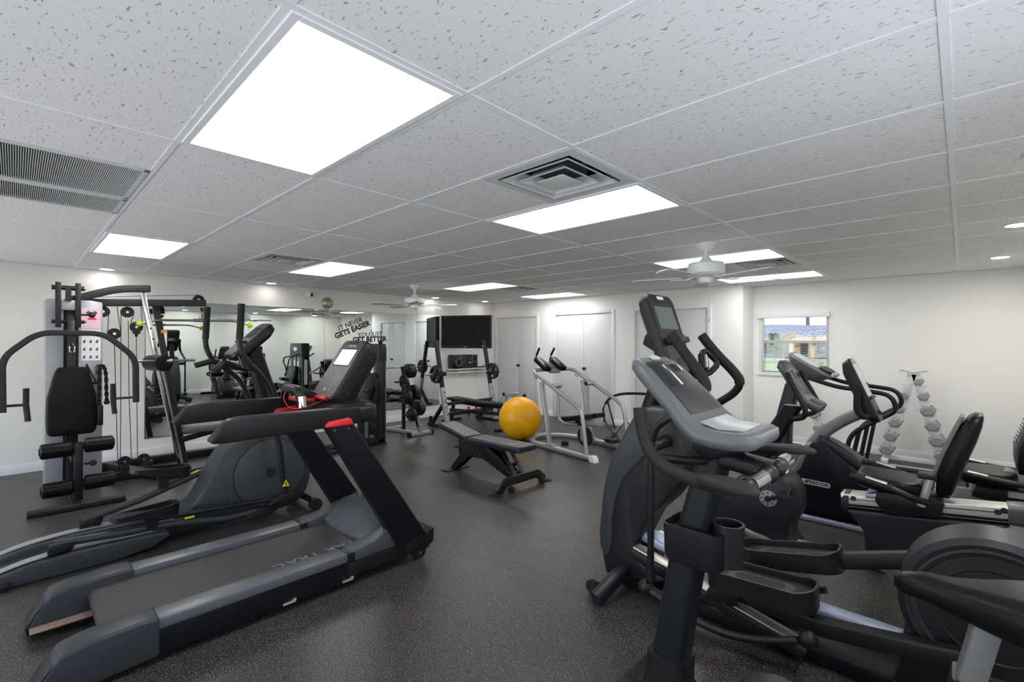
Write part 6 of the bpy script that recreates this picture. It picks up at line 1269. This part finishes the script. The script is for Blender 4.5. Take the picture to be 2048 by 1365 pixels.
for k in range(6):
    for s_, sz, side in ((-1, szL, 'left'), (1, szR, 'right')):
        if (s_ == -1 and k == 0): continue
        p = Vector((.825+s_*.015, 7.10, 1.10)).lerp(Vector((.825+s_*.265, 7.10, .06)), .085+k*.165)
        dumbbell(p.x+s_*.012, 7.10, p.z, sz[k], '%s grey hex dumbbell in the %s column of the right rack' % (names[k], side))
for k in (3, 4):
    p = Vector((-.38+.015, 7.10, 1.10)).lerp(Vector((-.38+.265, 7.10, .06)), .085+k*.165)
    dumbbell(p.x+.012, 7.10, p.z, .058, ['grey hex dumbbell on the hidden rack behind the bikes, upper one', 'grey hex dumbbell on the hidden rack behind the bikes, lower one'][k-3])
# ================================================================ part hierarchy: small pieces sit under the part they belong to
RULES = {}
for parent, kids in {
    'console_head': 'display control_face display_frame speaker_slot brand_lettering button_legends key_legends start_button pause_button stop_key cooling_slots keypad reading_ledge screen screen_bezel carry_slot media_ledge ledge_lip console_back ledge brand_panel dial cup_tray front_bar',
    'console': 'control_face display key_legends lower_panel oval_badge', 'wheel': 'wheel_hub wheel_bolt wheel_fork', 'pulley': 'pulley_bolt', 'door_leaf': 'hinge door_knob astragal',
    'pedal_plate': 'pedal_wall', 'pedal_tread': 'pedal_wall tread_ridge', 'fixed_handlebar': 'pulse_grip', 'grip_core': 'pulse_grip grip_joint', 'lever_arm': 'lever_grip', 'moving_arm': 'arm_grip',
    'arm_rest': 'arm_grip pulse_strip', 'fixed_handle': 'fixed_grip', 'upright': 'upright_cap screw adjust_holes', 'warning_label': 'label_header', 'poster': 'poster_banner poster_emblem',
    'exercise_chart': 'chart_cells chart_figures', 'badge_plate': 'badge_lettering badge_bars', 'warning_mark': 'warning_symbol', 'flywheel_cover': 'crank_cap cover_groove', 'chainring': 'chainring_holes hub',
    'seat_rail': 'rail_bolt rail_groove rail_cap', 'chrome_post': 'adjust_holes', 'foam_roller': 'roller_cap', 'speaker_ring': 'speaker_cone', 'blade': 'blade_bracket', 'head_pivot': 'pivot_bolt', 'belt': 'belt_lettering',
    'motor_hood': 'hood_lettering', 'cabinet': 'bezel screen logo_strip', 'back_pad': 'back_pad_top pad_lettering', 'seat_pad': 'seat_pad_top', 'shell': 'rib_grooves valve_plug', 'backrest': 'backrest_mesh',
    'mesh_backrest': 'mesh_slots back_bracket', 'sliding_sash': 'pane', 'drive_drum': 'drum_ring drum_cover', 'louvre': 'louvre_lip', 'tower_head': 'oval_badge', 'front_panel': 'instruction_card', 'track_base': 'roller_track track_groove',
    'press_arm': 'handle_stub handle_grip', 'top_rail': 'bolt pivot_tube', 'elbow_pad': 'grip_tube hand_grip', 'crank_arm': 'pedal pedal_strap', 'side_plate': 'bolt_head', 'rear_cap': 'rear_bumper', 'side_rail': 'rail_joint foot_strip'}.items():
    for k in kids.split(): RULES.setdefault(k, []).append(parent)
def base(o): return o.name.split('.')[0]
def centre(o):
    c = [Vector(b_) for b_ in o.bound_box]; return sum(c, Vector())/8+o.location
for root in [o for o in bpy.data.objects if o.parent is None]:
    kids = list(root.children); by = {}
    for o in kids: by.setdefault(base(o), []).append(o)
    for o in kids:
        for pn in RULES.get(base(o), ()):
            cand = [q for q in by.get(pn, ()) if q is not o and q.parent is root and q.location.length < 1e-6]
            if cand: c = centre(o); o.parent = min(cand, key=lambda q: (centre(q)-c).length); break
for o in bpy.data.objects:
    if o.parent is not None and base(o) in ('adjust_holes', 'bolt_head', 'chart_cells', 'chart_figures', 'key_legends', 'button_legends', 'mesh_slots', 'cooling_slots', 'chainring_holes', 'rail_bolt', 'screw', 'pivot_bolt', 'bolt', 'badge_bars', 'rib_grooves', 'wire_basket', 'ladder_plate'):
        o['kind'] = 'stuff'
